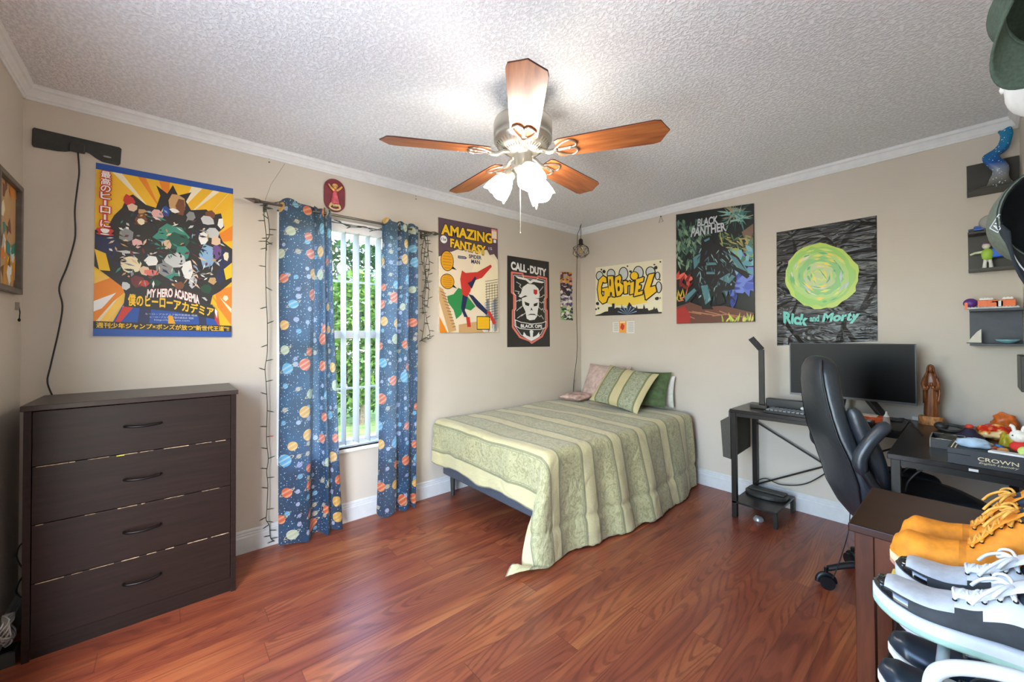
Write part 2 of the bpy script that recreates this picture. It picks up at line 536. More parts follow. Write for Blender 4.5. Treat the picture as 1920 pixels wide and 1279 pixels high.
# vertical blinds, open
N = NT('blind_vinyl')
df = N.n('BsdfDiffuse'); df.inputs[0].default_value = srgb('#d6d7d6')
tl = N.n('BsdfTranslucent'); tl.inputs[0].default_value = srgb('#cfcdc8')
mx = N.n('MixShader', i_0=.35)
N.t.links.new(df.outputs[0], mx.inputs[1]); N.t.links.new(tl.outputs[0], mx.inputs[2]); N.t.links.new(mx.outputs[0], N.o.inputs[0])
M_BLIND = N.m
bl = thing('vertical_blinds', 'white vertical blinds with open slats hanging in the window', 'blinds', (-.02, -2.48, WZ1-.06))
m = MB(); m.box((-.022, WY0+.01+2.48, -.005), (.022, WY1-.01+2.48, .05), M_VINYL); m.build('headrail', bl, .004)
ys = [-2.895, -2.81, -2.725, -2.64, -2.538, -2.452, -2.370, -2.290, -2.205, -2.12]
for k, yy in enumerate(ys):
    w_ = .086; ang = math.radians([6, 7, 5, 8, 6, 10, 4, 7, 9, 6][k])
    m = MB()
    top = -.005; bot = WZ0+.03-(WZ1-.06)
    def fn(a, b, yy=yy, ang=ang):
        s = (a-.5)*w_; bow = .007*(1-4*(a-.5)**2)
        return Vector((s*math.cos(ang)+.014, yy+2.48+s*math.sin(ang)+bow, top+(bot-top)*b))
    m.grid(fn, 6, 1, M_BLIND)
    m.build('slat', bl, solid=.0012)

# ------------------------------------------------------------------ outside
M_LAWN = mat('#5d7632', .9, var=.25, sc=6, name='lawn')
m = MB(); m.box((-16, -14, -.45), (10, 10, -.35), M_LAWN); struct(m.build('ground'))
m = MB(); m.box((-1.5, -9.5, -.349), (6, -LY-T-.005, -.07), mat('#c9c4ba', .8)); struct(m.build('added_bounce_slab'))  # unseen pale slab, added to bounce sunlight through the doorway to the ceiling
def leaf_mat(a, b):
    N = NT('leaves')
    nz = N.n('TexNoise', i_Scale=9.0, i_Detail=3.0, i_Vector=N.coord())
    c = N.ramp(nz.outputs[0], [(.35, a), (.65, b)])
    N.set(Base_Color=c, Roughness=.5)
    tl = N.n('BsdfTranslucent'); N.put(tl.inputs[0], c)
    mx = N.n('MixShader', i_0=.4)
    N.t.links.new(N.b.outputs[0], mx.inputs[1]); N.t.links.new(tl.outputs[0], mx.inputs[2]); N.t.links.new(mx.outputs[0], N.o.inputs[0])
    return N.m
M_LEAF = leaf_mat('#1f3d0f', '#5f822a'); M_LEAF2 = leaf_mat('#12260f', '#2e4a20')
M_BARK = mat('#6b5a45', .9, var=.2)
def shrub(name, label, cat, c, r, n, lm, seed, lsz=.09, stems=5):
    R = random.Random(seed)
    t = thing(name, label, cat, (c[0], c[1], -.35))
    m = MB()
    for k in range(n):
        a = R.uniform(0, 2*PI); ph = math.acos(R.uniform(-1, 1)); q = R.uniform(.72, 1.0)
        d = Vector((math.sin(ph)*math.cos(a), math.sin(ph)*math.sin(a), math.cos(ph)))
        q *= 1+.28*noise.noise(d*2.2+Vector((seed, 0, 0)))
        p = Vector((d.x*r[0]*q, d.y*r[1]*q, c[2]+.35+d.z*r[2]*q))
        u = Vector((R.gauss(0, 1), R.gauss(0, 1), R.gauss(0, .6))).normalized(); v = u.orthogonal().normalized()
        s_ = lsz*R.uniform(.6, 1.3)
        m.add([p-u*s_, p+v*s_*.35, p+u*s_, p-v*s_*.35], [(0, 1, 2, 3)], lm)
    m.build('foliage', t)
    m = MB()
    for k in range(stems):
        a = 2*PI*k/stems
        m.tube([(math.cos(a)*.05, math.sin(a)*.05, 0), (math.cos(a)*r[0]*.2, math.sin(a)*r[1]*.2, c[2]*.5), (math.cos(a)*r[0]*.5, math.sin(a)*r[1]*.5, c[2]+.35)], [.05, .035, .015], M_BARK, 6)
    m.build('stem', t)
    return t
shrub('hedge_bush', 'bright green leafy bush seen through the middle of the window', 'bush', (-4.6, -.75, 1.15), (.9, .95, 1.25), 5200, M_LEAF, 3)
shrub('hedge_bush', 'bright green leafy bush seen past the left edge of the blinds', 'bush', (-4.9, -3.35, 1.3), (.9, .95, 1.3), 3600, M_LEAF, 5)
shrub('hedge_bush', 'sunlit green bush seen behind the right curtain', 'bush', (-4.8, 1.85, 1.2), (.85, .95, 1.3), 3000, M_LEAF, 8)
shrub('shade_tree', 'taller dark green tree standing behind the sunlit bushes outside', 'tree', (-8.2, .2, 2.3), (1.5, 3.4, 1.5), 5200, M_LEAF2, 9, .14, 3)
fe = thing('garden_fence', 'weathered grey wooden fence behind the bushes outside the window', 'fence', (-6.9, -.2, -.35))
M_FEN = mat('#8d8c80', .9, var=.15)
m = MB()
for k in range(60): m.box((-.01, -6+k*.2, .02), (.01, -6+k*.2+.185, 1.7), M_FEN)
m.build('board_panel', fe)
for k in range(6):
    m = MB(); m.box((-.1, -6+k*2.36, 0), (-.02, -6+k*2.36+.09, 1.75), M_FEN); m.build('post', fe)

# ------------------------------------------------------------------ dresser
def wood_dark(name, a, b, rough=.35, axis='y', spec=.25):
    N = NT(name)
    N.b.inputs['Specular IOR Level'].default_value = spec
    x, y, z = N.sep(N.coord())
    v = N.comb(N.math('MULTIPLY', x, 14 if axis != 'x' else 1.5), N.math('MULTIPLY', y, 1.6 if axis == 'y' else 14), N.math('MULTIPLY', z, 30 if axis != 'z' else 1.6))
    nz = N.n('TexNoise', i_Vector=v, i_Scale=2.0, i_Detail=6.0, i_Roughness=.6)
    c = N.ramp(nz.outputs[0], [(.32, a), (.68, b)])
    N.set(Base_Color=c, Roughness=rough)
    N.bump(nz.outputs[0], .06, .001)
    return N.m
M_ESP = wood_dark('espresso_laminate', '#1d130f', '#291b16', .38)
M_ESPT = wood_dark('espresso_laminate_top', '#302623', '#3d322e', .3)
M_CHIP = mat('#b49a7c', .8, var=.3, sc=60)
M_DKM = mat('#1d1b1b', .35, .6, var=.03)
DX, DY0, DY1, DH = .39, -3.892, -3.185, 1.008
dr = thing('dresser', 'dark brown four-drawer dresser against the left wall', 'dresser', (DX, (DY0+DY1)/2, 0))
ox, oy = DX, (DY0+DY1)/2
W2 = (DY1-DY0)/2
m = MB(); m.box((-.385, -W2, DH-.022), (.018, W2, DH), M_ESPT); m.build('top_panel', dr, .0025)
for s_ in (-1, 1):
    m = MB(); m.box((-.37, s_*(W2-.007)-(.021 if s_ > 0 else 0), 0), (.004, s_*(W2-.007)+(.021 if s_ < 0 else 0), DH-.022), M_ESP); m.build('side_panel', dr, .001)
m = MB(); m.box((-.37, -W2+.02, .03), (-.362, W2-.02, DH-.03), M_ESP); m.build('back_panel', dr)
m = MB(); m.box((-.025, -W2+.028, 0), (-.010, W2-.028, .068), M_ESP); m.build('plinth', dr)
zs = [.070, .299, .531, .763, .983]
for k in range(4):
    z0, z1 = zs[k]+.0015, zs[k+1]-.0015
    m = MB(); m.box((-.36, -W2+.030, z0+.01), (-.018, W2-.030, z1-.02), M_ESP)
    m.box((-.018, -W2+.0295, z0), (0, W2-.0295, z1), M_ESP)
    d_ = m.build('drawer', dr, .0015)
    if k < 3:
        m = MB(); R = random.Random(k)
        y_ = -W2+.04
        while y_ < W2-.05:
            l_ = R.uniform(.01, .09)
            m.box((-.003, y_, z1-.0022*R.uniform(.5, 1.2)), (.0005, min(y_+l_, W2-.035), z1+.0004), M_CHIP)
            y_ += l_+R.uniform(0, .05 if k != 1 else .15)
        c_ = m.build('worn_edge', d_); c_['label'] = 'pale chipped upper edge'; c_['kind'] = 'stuff'
    zc = [.196, .4215, .651, .884][k]
    pts = [Vector((.003, -.0605, 0)), Vector((.018, -.056, 0)), Vector((.026, -.03, -.002)), Vector((.029, 0, -.003)), Vector((.026, .03, -.002)), Vector((.018, .056, 0)), Vector((.003, .0605, 0))]
    m = MB(); m.tube([p+Vector((0, .0, zc)) for p in smooth_path(pts, 4)], [.0052]*25, M_DKM, 8)
    h_ = m.build('handle', d_); h_['label'] = 'dark curved metal handle'
m = MB()
M_YEL = mat('#d8dc3c', .7, var=.1)
m.box((.0004, -.085, .757), (.0014, -.060, .7605), M_YEL)
stk = m.build('paint_mark', dr); stk['label'] = 'small yellow paint mark'

# ------------------------------------------------------------------ antenna and its cable
M_BLK = mat('#33332f', .45, var=.08)
M_CABLE = mat('#2a2826', .5, var=.05)
an = thing('tv_antenna', 'flat black antenna panel stuck high on the left wall with a hanging cable', 'antenna', on('x', 0, 143, 280))
def wq(x, y, d=0.0):
    q = on('x', 0, x, y); return Vector((d, q.y, q.z))
def loc_(o, q): return Vector(q)-o.location
pa = [(61, 243), (64, 240), (224, 277), (228, 280), (226, 308), (222, 311), (192, 304), (180, 297), (168, 288), (158, 285), (135, 284), (122, 285), (108, 284), (63, 276), (60, 272)]
m = MB()
A_ = [loc_(an, wq(x, y, .002)) for x, y in pa]; B_ = [q+Vector((.004, 0, 0)) for q in A_]; n = len(A_)
m.add(A_+B_, [tuple(range(n)), tuple(range(n, 2*n))[::-1]]+[(i, (i+1) % n, n+(i+1) % n, n+i) for i in range(n)], M_BLK)
m.build('panel', an)
q0 = loc_(an, wq(146, 279, .012))
m = MB(); m.box((q0.x-.008, q0.y-.026, q0.z-.022), (q0.x+.008, q0.y+.026, q0.z+.02), M_BLK); m.build('amplifier_box', an, .004)
q0 = loc_(an, wq(201, 295, .007))
m = MB(); m.ball((q0.x, q0.y, q0.z), (.001, .016, .005), mat('#8a8a84', .4), 12, 6); m.build('emblem', an)
cp = [(147, 288), (150, 325), (147, 352), (142, 395), (143, 432), (141, 455), (128, 500), (113, 540), (119, 575), (112, 620), (97, 685), (91, 715), (99, 741)]
m = MB(); m.tube([loc_(an, q) for q in smooth_path([wq(x, y, .024 if 0 < i < 12 else .012) for i, (x, y) in enumerate(cp)], 6)], .0032, M_CABLE, 6); m.build('cable', an)

# cables behind the dresser
m = MB()
pts = [(60, 1010, .03), (38, 1022, .05), (31, 1045, .05), (46, 1068, .03), (58, 1062, .03), (40, 1085, .04), (31, 1104, .05), (33, 1115, .05), (46, 1122, .03), (60, 1126, .03)]
def yq(x, y, d): return on('y', -LY+d, x, y)
m.tube(smooth_path([yq(*p) for p in pts], 5), .003, M_CABLE, 6)
tag(m.build('power_cable'), 'thin black cable looping down the wall behind the dresser', 'cable')
M_GREYC = mat('#a9a8a4', .5)
R = random.Random(4)
m = MB()
for k in range(5):
    c = Vector((.335+.01*k, -3.925, .125+.008*k))
    m.tube([c+Vector((.03*math.sin(a)*(1+.1*k), .012*math.cos(3*a+k), .062*math.cos(a)*(1-.08*k))) for a in [2*PI*i/20 for i in range(20)]], .0032, M_GREYC, 6, True)
tag(m.build('cable_coil'), 'coil of grey cable lying behind the left end of the dresser', 'cable')
m = MB(); m.box((.30, -3.950, 0), (.38, -3.902, .052), M_BLK); m.box((.31, -3.944, .052), (.37, -3.908, .055), M_DKM)
tag(m.build('power_strip', bevel=.004), 'black power strip on the floor behind the left end of the dresser', 'power strip')
m = MB(); m.tube(smooth_path([(.60, -3.945, .26), (.52, -3.938, .205), (.44, -3.93, .18), (.37, -3.93, .175), (.34, -3.925, .15)], 5), .003, mat('#dddcd6', .5), 6)
tag(m.build('white_cable'), 'white cord running to the coil behind the dresser', 'cable')

# ------------------------------------------------------------------ framed picture on the near left wall
PAL = lambda *a, **k: mat(*a, var=0, **k)
P_ = {k: PAL(v, rough=.5) for k, v in dict(
    yellow='#f2c21d', gold='#e2a012', orange='#e8871d', cream='#f1e3c0', white='#efeeea', blue='#1f4fa0', navy='#232b52', red='#c9362b', dark='#2b2828',
    black='#161616', grey='#8d8f90', lgrey='#c9cbcc', teal='#3e8f7d', dteal='#1f5548', pink='#eab6b4', purple='#6d4f8f', brown='#7b4a2c', tan='#c9a06c', skin='#e4c5a5',
    green='#2f8a4a', dgreen='#1f4a35', maroon='#6e2f35', plum='#5c4650', lblue='#8fb4d8', bblue='#3a62c0', lime='#9fce3a', lgreen='#6fbf5a', coral='#e57a6d').items()}
fr = thing('framed_picture', 'dark framed picture with colourful print on the near left wall', 'picture', (.28, -LY, 1.70))
x0, x1, z0, z1 = -.165, .165, -.235, .235
m = MB(); b_ = .022
M_FR = mat('#5d574e', .4, var=.1); M_FRI = mat('#1e1b19', .5)
for a in ((x0, z0, x1, z0+b_), (x0, z1-b_, x1, z1), (x0, z0+b_, x0+b_, z1-b_), (x1-b_, z0+b_, x1, z1-b_)):
    m.box((a[0], .0, a[1]), (a[2], .026, a[3]), M_FR)
m.build('frame', fr, .002)
sh = Sheet((x1-b_, .004, z1-b_), (x0+b_, .004, z1-b_), (x0+b_, .004, z0+b_), (x1-b_, .004, z0+b_), (0, 1, 0), .003, P_['tan'])
R = random.Random(11)
for k in range(46):
    u, v = R.random(), R.random()
    col = R.choice(['brown', 'orange', 'cream', 'coral'] if v < .4 else (['green', 'teal', 'lgrey', 'cream', 'brown'] if v < .65 else ['yellow', 'gold', 'orange', 'white', 'brown']))
    n = R.choice([3, 4, 5]); a = R.uniform(.5, 2.6)
    sh.poly([(min(1, max(0, u+R.uniform(.05, .16)*math.cos(a+2*PI*i/n))), min(1, max(0, v+R.uniform(.04, .13)*math.sin(a+2*PI*i/n)))) for i in range(n)], P_[col])
sh.build('print', fr)
m = MB(); q0 = on('y', -LY+.012, 34, 575) - fr.location
m = MB()
q1 = on('y', -LY+.01, 35, 573); q2 = on('y', -LY+.01, 36, 600)
m.box((q1.x-.004, -LY+.0, q1.z-.02), (q1.x+.004, -LY+.012, q1.z+.014), mat('#8c8378', .5)); m.tube([q1, (q1.x, q1.y+.004, q1.z-.03), q2], .0018, M_DKM, 6); m.ball(q2, (.005, .005, .008), M_DKM, 8, 6)
tag(m.build('wall_hook'), 'small dangling hook on the near left wall beneath the framed picture', 'hook')

# ------------------------------------------------------------------ posters
def sheetA(px, th, m, n=(1, 0, 0), side=None):
    return Sheet(*[Vector((.001, q.y, q.z)) for q in [on('x', .001, *p) for p in px]], n, th, m, side)
def sheetB(px, th, m, side=None):
    return Sheet(*[Vector((q.x, -.001, q.z)) for q in [on('y', -.001, *p) for p in px]], (0, -1, 0), th, m, side)
G = lambda h: mat(h, .35, var=0)
# --- large yellow film poster
s = sheetA([(180, 305), (437, 354), (433, 632), (175, 630)], .001, G('#f3bd22'))
s.layer()
R = random.Random(2)
def clampuv(p): return (min(1, max(0, p[0])), min(1, max(0, p[1])))
for k in range(30):
    a = 2*PI*k/30+R.uniform(-.05, .05); w = R.uniform(.02, .07)
    c0 = R.choice(['gold', 'orange', 'yellow', 'yellow', 'cream'])
    s.poly([clampuv((.5+.25*math.cos(a), .45+.25*math.sin(a))), clampuv((.5+.8*math.cos(a-w), .45+.8*math.sin(a-w))), clampuv((.5+.8*math.cos(a+w), .45+.8*math.sin(a+w)))], P_[c0])
s.layer()
s.poly([(0, 0), (1, 0), (1, .037), (0, .037)], P_['blue'])
s.poly([(0, .70), (.2, .62), (.22, .72), (.12, .80), (0, .93)], P_['orange']); s.poly([(.0, .80), (.14, .745), (.05, .84), (0, .86)], P_['white'])
s.poly([(1, .66), (.86, .70), (.88, .80), (1, .92)], P_['orange']); s.poly([(.9, .74), (1, .81), (1, .84)], P_['cream'])
s.layer()
mass = [(0, .39), (.08, .36), (.12, .29), (.17, .24), (.2, .17), (.24, .15), (.33, .2), (.4, .21), (.43, .13), (.40, .07), (.48, .11), (.52, .05), (.56, .11), (.66, .075), (.62, .14), (.66, .19), (.72, .18), (.78, .17), (.83, .2), (.9, .18), (.93, .27), (.88, .31), (.92, .37), (1, .41), (1, .63), (.93, .68), (.9, .7), (.84, .73), (.82, .80), (.22, .80), (.18, .71), (.1, .66), (0, .6)]
s.poly(mass, P_['dark'])
s.layer()
s.poly([(0, .42), (.1, .39), (.16, .46), (.12, .54), (.02, .55)], P_['navy']); s.poly([(.88, .40), (.98, .43), (.99, .6), (.9, .55)], P_['navy'])
s.poly([(0, .5), (.07, .52), (.1, .62), (.03, .62)], P_['yellow']); s.poly([(.93, .55), (1, .5), (1, .6), (.95, .62)], P_['yellow'])
def shard(u, v, ru, rv, col, n=6, rot=0, sp=.35):
    s.poly([clampuv((u+ru*R.uniform(1-sp, 1)*math.cos(rot+2*PI*i/n), v+rv*R.uniform(1-sp, 1)*math.sin(rot+2*PI*i/n))) for i in range(n)], P_[col])
s.layer()
for (u, v, ru, rv, col, n) in ((.21, .19, .05, .04, 'red', 9), (.24, .23, .045, .03, 'skin', 6), (.31, .25, .05, .025, 'tan', 6), (.41, .25, .05, .035, 'pink', 8), (.30, .29, .055, .045, 'brown', 8), (.30, .305, .032, .026, 'cream', 8),
        (.55, .165, .08, .07, 'tan', 9), (.58, .18, .05, .06, 'brown', 6), (.53, .21, .05, .018, 'white', 6), (.47, .22, .04, .05, 'blue', 5), (.66, .23, .04, .04, 'grey', 6),
        (.81, .2, .045, .035, 'brown', 8), (.79, .24, .07, .04, 'lgrey', 7), (.9, .25, .03, .05, 'white', 5), (.83, .32, .07, .05, 'lgrey', 7), (.86, .37, .05, .04, 'skin', 6), (.76, .36, .05, .05, 'white', 7), (.8, .47, .08, .1, 'lblue', 6), (.87, .44, .045, .06, 'purple', 6),
        (.52, .37, .15, .085, 'teal', 13), (.56, .40, .10, .07, 'dteal', 11), (.48, .43, .045, .04, 'skin', 7), (.60, .47, .07, .06, 'teal', 6), (.55, .52, .10, .06, 'lgrey', 7), (.64, .58, .05, .09, 'white', 6), (.50, .60, .07, .06, 'teal', 5), (.47, .58, .08, .05, 'grey', 6), (.68, .65, .04, .05, 'lgrey', 6),
        (.2, .40, .07, .05, 'grey', 6), (.3, .4, .06, .05, 'dark', 6), (.27, .44, .05, .04, 'pink', 6), (.2, .5, .1, .012, 'lgrey', 4), (.24, .57, .09, .065, 'cream', 12), (.33, .60, .05, .04, 'skin', 6), (.37, .61, .07, .025, 'coral', 6), (.38, .54, .06, .04, 'white', 6),
        (.28, .67, .07, .04, 'maroon', 7), (.33, .68, .035, .025, 'red', 7), (.2, .70, .035, .03, 'lgrey', 7), (.40, .67, .05, .03, 'dgreen', 6), (.58, .68, .05, .03, 'brown', 6), (.79, .69, .06, .035, 'dgreen', 8), (.84, .63, .05, .03, 'tan', 5), (.9, .6, .05, .07, 'navy', 6), (.95, .46, .03, .04, 'cream', 6), (.95, .74, .03, .025, 'cream', 5), (.76, .76, .05, .02, 'lgrey', 5)):
    shard(u, v, ru, rv, col, n, R.uniform(0, 3))
s.layer()
R = random.Random(77)
for k in range(210):
    a = R.uniform(0, 2*PI); r_ = R.random()**.5; u = .5+.43*r_*math.cos(a); v = .46+.25*r_*math.sin(a)
    c0 = R.choice(['black', 'dark', 'white', 'lgrey', 'grey', 'black', 'skin', 'teal', 'navy', 'maroon', 'dgreen', 'tan', 'lblue'])
    b0 = R.uniform(0, PI); l = R.uniform(.012, .045); w = R.uniform(.004, .012)
    s.poly([clampuv((u+l*math.cos(b0), v+l*.65*math.sin(b0))), clampuv((u-w*math.sin(b0), v+w*.65*math.cos(b0))), clampuv((u-l*math.cos(b0)*.8, v-l*.5*math.sin(b0))), clampuv((u+w*math.sin(b0), v-w*.65*math.cos(b0)))], P_[c0])
s.layer()
s.poly([(.1, .955), (.2, .79), (.84, .79), (.9, .955)], P_['blue'])
s.poly([(.12, .95), (.2, .80), (.28, .80), (.17, .92)], P_['red']); s.poly([(.18, .83), (.23, .79), (.22, .81)], P_['white'])
s.poly([(.82, .83), (.88, .83), (.9, .94)], P_['red']); s.poly([(.84, .80), (.88, .83), (.88, .88)], P_['white'])
s.poly([(.3, .82), (.38, .82), (.36, .95), (.28, .95)], P_['navy']); s.poly([(.72, .82), (.78, .82), (.8, .95), (.74, .95)], P_['navy'])
s.layer()
s.poly([(.30, .72), (.33, .755), (.30, .76), (.20, .745), (.19, .825), (.55, .845), (.86, .885), (.86, .81), (.74, .74), (.52, .70)], P_['dark'])
s.layer()
s.text('MY HERO', [(.35, .715), (.53, .70), (.53, .755), (.345, .765)], P_['white'], .03, 0, P_['coral'], .03)
s.text('ACADEMIA', [(.54, .70), (.73, .735), (.735, .79), (.545, .755)], P_['white'], .03, 0, P_['coral'], .03)
s.text('僕のヒーロー', [(.22, .75), (.53, .755), (.53, .828), (.22, .818)], P_['yellow'], .035, 0)
s.text('アカデミア', [(.54, .765), (.85, .81), (.845, .868), (.54, .83)], P_['yellow'], .035, 0)
for k in range(3):
    s.text(['THE STORY OF THE GREATEST HEROES OF THE ACADEMY', 'SMASH PLUS ULTRA TELEVISION SERIES', 'http://heroaca.com'][k] if k == 2 else 'ヒーローアカデミア製作委員会 堀越', (.34+.03*k, .858+.018*k, .72-.03*k, .870+.018*k), P_['lgrey'])
s.poly([(.5, .87), (.53, .87), (.57, .955), (.5, .955)], P_['gold'])
s.layer()
s.poly([(0, .915), (1, .925), (1, .968), (0, .958)], P_['dark'])
s.poly([(0, .958), (1, .966), (1, 1), (0, 1)], P_['blue'])
s.text('週刊少年ジャンプ×ボンズが放つ“新世代王道”!!', [(.02, .921), (.98, .930), (.98, .962), (.02, .953)], P_['yellow'], .02)
for k, ch in enumerate('最高のヒーローに!'):
    v0 = .045+.041*k+(.0 if k < 8 else .005)
    if ch == 'ー': s.line([(.063, v0+.005), (.063, v0+.036)], .016, P_['red'], asp=1.55); s.line([(.063, v0+.007), (.063, v0+.034)], .007, P_['white'], asp=1.55)
    else: s.text(ch, (.035, v0, .095, v0+.037), P_['white'], .02, 0, P_['red'], .07)
tag(s.build('film_poster'), 'large yellow film poster crowded with figures, hung over the dresser', 'poster')

# --- comic cover board
s = sheetA([(820, 408), (931, 430), (933, 623), (822, 624)], .014, G('#ead9bd'), side=mat('#c9bfae', .7))
s.poly([(0, 0), (1, 0), (1, .30), (.93, .25), (.85, .265), (.8, .22), (.7, .23), (.62, .2), (.52, .24), (.45, .24), (.38, .26), (.3, .255), (.2, .285), (.12, .29), (.06, .33), (0, .34)], P_['plum'])
s.layer()
s.poly([(.62, .3), (.8, .26), (.95, .3), (1, .36), (1, .62), (.7, .8), (.5, .62), (.52, .45)], P_['cream'])
s.layer()
s.text('AMAZING', [(.04, .05), (.90, .055), (.90, .155), (.04, .145)], P_['yellow'], .04, 0, P_['black'], .05)
s.text('FANTASY', [(.18, .165), (.78, .185), (.78, .275), (.18, .245)], P_['yellow'], .04, 0, P_['black'], .05)
s.poly(oval(.08, .185, .052, .034), P_['white']); s.text('12¢', (.045, .172, .115, .2), P_['black'], .02)
s.poly([(.88, .01), (.99, .01), (.99, .105), (.88, .105)], P_['coral']); s.poly([(.89, .03), (.98, .03), (.98, .1), (.89, .1)], P_['cream']); s.text('IND', (.9, .015, .97, .03), P_['white']); s.poly([(.92, .11), (.97, .11), (.97, .14), (.92, .14)], P_['white'])
s.text('15', (.83, .19, .89, .215), P_['white'])
s.poly([(.30, .31), (.42, .31), (.45, .322), (.42, .334), (.30, .334)], P_['navy']); s.text('INTRODUCING', (.31, .316, .42, .328), P_['white'])
s.text('SPIDER', (.48, .285, .70, .32), P_['navy'], .03); s.text('MAN', (.52, .328, .67, .365), P_['navy'], .03)
for (cx, cy, rx, ry) in ((.13, .37, .095, .085), (.13, .55, .10, .062)):
    s.poly(oval(cx, cy, rx+.008, ry+.006), P_['black']); s.poly([(cx+.05, cy+ry-.02), (cx+.15, cy+ry*.6+.02), (cx+.07, cy+ry-.05)], P_['black'])
    s.layer(); s.poly(oval(cx, cy, rx, ry), P_['gold'])
    for i in range(6):
        yy = cy-ry*.75+ry*1.5*i/5; ww = rx*.7*math.sqrt(max(.1, 1-((yy-cy)/ry)**2))
        s.text('MMNMMNMNM'[:int(5+ww*40)], (cx-ww, yy-.006, cx+ww, yy+.004), P_['brown'])
s.layer()
# city and crane, a generic swinging stroke of red, blue and green
R = random.Random(5)
for k in range(7):
    u = .74+.04*k; s.poly([(u, .72-.03*(k % 3)), (u+.07, .70-.03*(k % 3)), (u+.07, .98), (u+.02, 1)], P_[['lgrey', 'grey', 'cream'][k % 3]] if u+.07 <= 1 else P_['grey'])  if u+.07 <= 1 else None
for k in range(16):
    yy = .52+.025*k; s.line([(.76, yy), (.99, yy-.03)], .003, P_['dark'], asp=1.5)
for k in range(5): s.line([(.78+.05*k, .54), (.78+.05*k, .96)], .003, P_['dark'], asp=1.5)
s.poly([(0, .60), (.06, .62), (.26, .98), (.14, 1), (.0, .72)], P_['tan'])
for k in range(12):
    t = k/12; s.line([(.02+.2*t, .64+.34*t), (.10+.16*t, .66+.31*t)], .004, P_['brown'], asp=1.5)
s.poly([(0, .86), (.12, 1), (0, 1)], P_['orange']); s.poly([(.3, .93), (.6, .9), (.72, 1), (.3, 1)], P_['tan'])
s.layer()
s.poly([(.12, .68), (.22, .66), (.30, .60), (.40, .62), (.46, .68), (.58, .76), (.50, .80), (.38, .78), (.34, .84), (.26, .88), (.22, .80), (.14, .74)], P_['green'])
s.poly([(.36, .44), (.42, .46), (.62, .44), (.86, .355), (.88, .375), (.70, .49), (.52, .53), (.50, .62), (.44, .68), (.36, .66), (.33, .52)], P_['red'])
s.poly([(.37, .66), (.45, .68), (.40, .80), (.45, .86), (.39, .86), (.34, .78)], P_['navy']); s.poly([(.46, .65), (.54, .66), (.80, .80), (.78, .84), (.60, .76)], P_['navy'])
s.poly([(.42, .86), (.48, .86), (.50, .95), (.44, .95)], P_['red']); s.poly([(.78, .80), (.84, .80), (.95, .91), (.9, .93)], P_['red'])
s.poly([(.45, .55), (.52, .53), (.58, .48), (.60, .5), (.52, .60)], P_['navy'])
s.layer()
s.poly([(.60, .85), (.83, .85), (.83, .975), (.60, .975)], P_['black']); s.poly([(.61, .857), (.82, .857), (.82, .968), (.61, .968)], P_['yellow'])
for i in range(6): s.text('MNMMNMMNM', (.63, .87+.015*i, .80, .88+.015*i), P_['orange'])
tag(s.build('comic_cover_board'), 'comic cover wall board with purple top and yellow lettering, right of the curtains', 'poster')

# --- black shield poster
s = sheetA([(951, 479), (1029, 491), (1031, 650), (951, 651)], .001, G('#2d2b28'))
s.text('CALL', [(.08, .055), (.44, .075), (.44, .165), (.08, .15)], P_['white'], .05); s.text('·', (.46, .11, .50, .13), P_['white'], .04); s.text('DUTY', [(.52, .075), (.93, .09), (.93, .18), (.52, .165)], P_['white'], .05)
sh_ = [(.10, .18), (.34, .18), (.36, .205), (.70, .205), (.72, .19), (.93, .20), (.93, .42), (.90, .44), (.90, .56), (.93, .58), (.93, .76), (.80, .88), (.55, .955), (.50, .93), (.28, .89), (.12, .78), (.12, .60), (.15, .58), (.15, .42), (.10, .40)]
s.line(sh_, .022, P_['coral'], True, 2.0); s.layer(); s.line([(.5+(a-.5)*.9, .55+(b-.55)*.93) for a, b in sh_], .006, P_['white'], True, 2.0)
s.poly([(.17, .215), (.42, .225), (.52, .25), (.60, .228), (.88, .245), (.82, .262), (.60, .258), (.54, .28), (.5, .28), (.42, .25), (.24, .24)], P_['white'])
for k, (a, b, c, d) in enumerate(((.2, .28, .34, .36), (.17, .38, .30, .42), (.18, .5, .34, .47), (.2, .6, .36, .53), (.84, .3, .72, .37), (.88, .40, .74, .43), (.86, .5, .74, .48), (.86, .60, .72, .54), (.22, .68, .40, .62), (.84, .68, .66, .62))):
    mx_, my_ = (a+c)/2+.03, (b+d)/2-.015
    s.line([(a, b), (mx_, my_), (mx_-.03, my_+.02), (c, d)], .008, P_['lgrey'], asp=2)
s.layer()
s.poly([(.24, .44), (.30, .40), (.34, .33), (.46, .285), (.62, .29), (.72, .33), (.75, .40), (.73, .44), (.55, .445), (.40, .42), (.30, .45)], P_['white'])
s.poly([(.60, .345), (.69, .345), (.69, .39), (.645, .405), (.60, .39)], P_['red'])
s.poly([(.32, .455), (.45, .43), (.73, .45), (.73, .52), (.70, .58), (.68, .65), (.62, .69), (.5, .70), (.43, .68), (.40, .60), (.33, .53)], P_['white'])
s.layer()
s.poly([(.38, .49), (.50, .51), (.48, .54), (.40, .53)], P_['dark']); s.poly([(.70, .49), (.60, .51), (.60, .54), (.68, .53)], P_['dark']); s.poly([(.54, .55), (.52, .59), (.55, .58), (.58, .59)], P_['dark'])
s.poly([(.44, .645), (.52, .625), (.62, .625), (.67, .645), (.62, .637), (.52, .637)], P_['dark'])
s.layer()
ban = [(.17, .70), (.30, .725), (.55, .74), (.80, .725), (.90, .705), (.88, .78), (.75, .80), (.52, .805), (.28, .795), (.18, .77)]
s.poly(ban, P_['dark']); s.line(ban, .008, P_['white'], True, 2)
s.text('BLACK OPS', [(.29, .745), (.80, .745), (.80, .785), (.29, .785)], P_['white'], .04)
